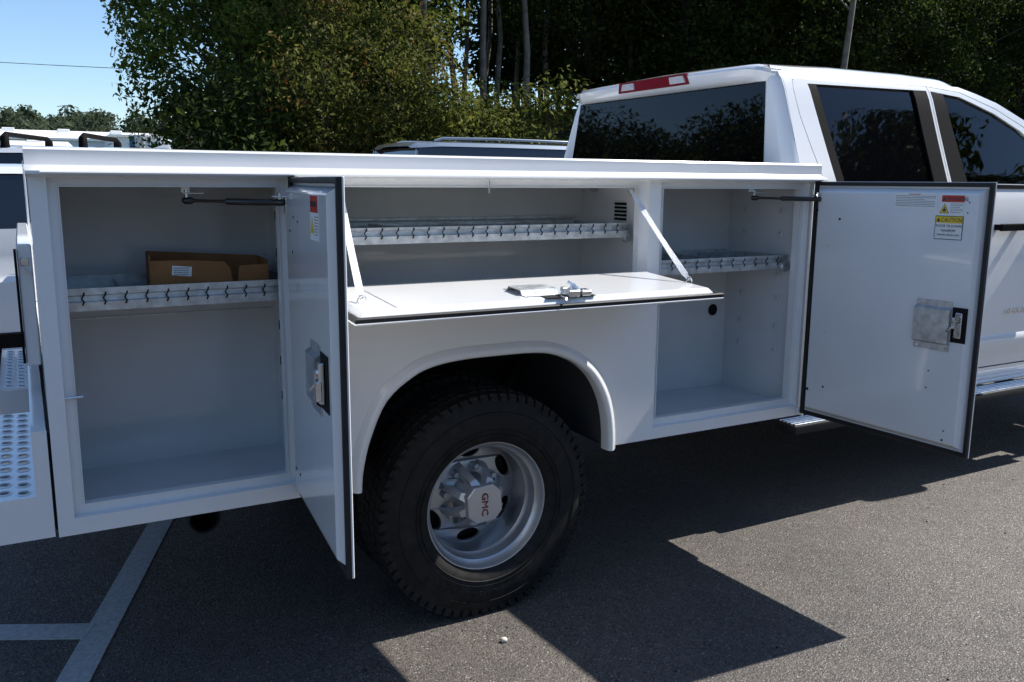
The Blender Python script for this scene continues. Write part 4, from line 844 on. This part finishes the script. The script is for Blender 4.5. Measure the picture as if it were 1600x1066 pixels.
tree('tall', 1, 48.75, 30, 'leaf_dark', 'bark_pale', 'pale bare trunk rising behind the roof of the cab', 1.15, 2.0)
g = 'dark trees along the shaded edge of the woods'
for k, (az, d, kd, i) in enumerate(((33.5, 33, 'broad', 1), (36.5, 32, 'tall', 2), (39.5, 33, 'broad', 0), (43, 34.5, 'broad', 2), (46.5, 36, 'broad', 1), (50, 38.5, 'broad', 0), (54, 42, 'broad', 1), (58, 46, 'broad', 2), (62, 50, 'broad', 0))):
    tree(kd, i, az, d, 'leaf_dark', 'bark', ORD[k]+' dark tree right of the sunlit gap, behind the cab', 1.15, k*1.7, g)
g = 'shrubs on the bank'
for k, (az, d) in enumerate(((22.4, 20.4), (23.3, 21.6), (24.3, 20.8), (25.3, 22.5), (26.4, 21.2), (27.5, 22.6), (28.6, 21.8), (29.8, 23), (31.0, 22))):
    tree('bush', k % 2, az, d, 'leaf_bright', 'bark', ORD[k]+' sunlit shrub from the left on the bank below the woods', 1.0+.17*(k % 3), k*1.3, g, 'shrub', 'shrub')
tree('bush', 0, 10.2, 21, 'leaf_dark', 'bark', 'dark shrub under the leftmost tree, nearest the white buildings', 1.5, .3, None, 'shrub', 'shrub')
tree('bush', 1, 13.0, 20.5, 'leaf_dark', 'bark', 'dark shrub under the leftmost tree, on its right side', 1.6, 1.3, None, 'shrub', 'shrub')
# the wood behind reads as one mass; so do the trees round the rest of the lot
def mass(name, spots, leaf, size, n_cl, n_leaf, seed, hr=(11, 15), rr=(2.6, 3.6), trunks=True, base=.12, zf=None):
    rnd = random.Random(seed); cb = bmesh.new(); tbm = MB()
    for (x, y, *hh) in spots:
        H = hh[0] if hh else rnd.uniform(*hr); r = rnd.uniform(*rr); z0 = (zf or ground_z)(x, y)
        if trunks: tbm.tube([(x, y, z0-.2), (x+rnd.uniform(-.2, .2), y, z0+H*.5), (x, y, z0+H*.9)], [.17, .12, .03], 6)
        for k in range(n_cl):
            t = base+(1-base)*(k+.5)/n_cl; an = rnd.random()*6.28; q = r*math.sin(PI*min(1, (t-base)/(1-base)*.85+.12))**.6*rnd.uniform(.2, 1)
            leaves(cb, rnd, (x+q*math.cos(an), y+q*math.sin(an), z0+t*H), r*.5, n_leaf, size)
    o = link(name, cb, leaf)
    if trunks: tbm.build('trunk_mass', 'bark', o)
    return o
rn = random.Random(8)
sp = [(2.5+rn.uniform(0, 62), rn.uniform(27, 44)) for _ in range(95)]
sp = [(x, y) for x, y in sp if not (20 < math.degrees(math.atan2(x, y+2.5)) < 33 and y < 37) and math.degrees(math.atan2(x, y+2.5)) > 13]
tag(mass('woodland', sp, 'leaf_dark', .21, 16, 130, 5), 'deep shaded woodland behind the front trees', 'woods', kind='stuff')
sp = [(rn.uniform(-75, -48), rn.uniform(-55, 75)) for _ in range(38)]+[(rn.uniform(-45, 75), rn.uniform(-58, -40)) for _ in range(48)]+[(rn.uniform(66, 84), rn.uniform(-40, 20)) for _ in range(24)]
ring = sp; sp = []
for t_ in range(11): q = 40+rn.uniform(0, 14); an = R(-27-t_*2.0); sp.append((2.9+q*math.sin(an), 1.2+q*math.cos(an)))
sp = [(x, y) for x, y in sp]+[(4+t_*math.sin(R(az)), .2+t_*math.cos(R(az)), 15.3+(az % 3)*.5) for az, t_ in ((119.5, 31), (121.5, 28), (124, 30), (127, 28), (131, 30))]
tag(mass('perimeter_woodland', ring, 'leaf_dark', .32, 14, 70, 6, hr=(9.5, 14), rr=(3, 4.4), zf=lambda x, y: -.05), 'woods round the other sides of the lot', 'woods', kind='stuff')
tag(mass('near_woodland', sp, 'leaf_dark', .15, 34, 330, 7, hr=(8.4, 9.8), rr=(3.2, 4.4), zf=lambda x, y: -.05), 'trees across the lot mirrored in the cab glass', 'woods', kind='stuff')
# distant wooded ridge
m = MB(); rows = []
for j in range(10):
    y = 180+j*40; rows.append([(-260+i*20, y, -.1+17*math.sin(min(1, j/7)*PI/2)*(.85+.25*math.sin(i*.7+1)+.1*math.sin(i*1.9))) for i in range(34)])
m.loft(rows); tag(m.build('ridge', 'grass_ground', smooth=60), kind='structure')
rz_ = lambda x, y: 17*math.sin(min(1, ((y-180)/40)/7)*PI/2)*(.85+.25*math.sin((x+260)/20*.7+1)+.1*math.sin((x+260)/20*1.9))-.5
sp = [(rn.uniform(-60, 95), rn.uniform(190, 430)) for _ in range(240)]
tag(mass('ridge_trees', sp, 'leaf_hazed', .62, 8, 70, 9, hr=(10, 15), rr=(4, 6), trunks=False, zf=rz_), 'haze-coloured green trees covering the distant ridge', 'woods', kind='stuff')
# loose grit and crumbs strewn over the asphalt
rg = random.Random(77); gb = bmesh.new()
for k in range(150):
    x, y = rg.uniform(-.4, 4.6), rg.uniform(-1.6, .6); r = rg.choice((.002, .0025, .003, .0045)); g_ = bmesh.ops.create_icosphere(gb, subdivisions=1, radius=r, matrix=Matrix.Translation((x, y, r*.5)) @ Matrix.Diagonal((rg.uniform(.8, 1.6), 1, .7, 1)))
tag(link('grit', gb, 'chassis_black'), 'dark grit strewn over the asphalt', 'grit', kind='stuff')
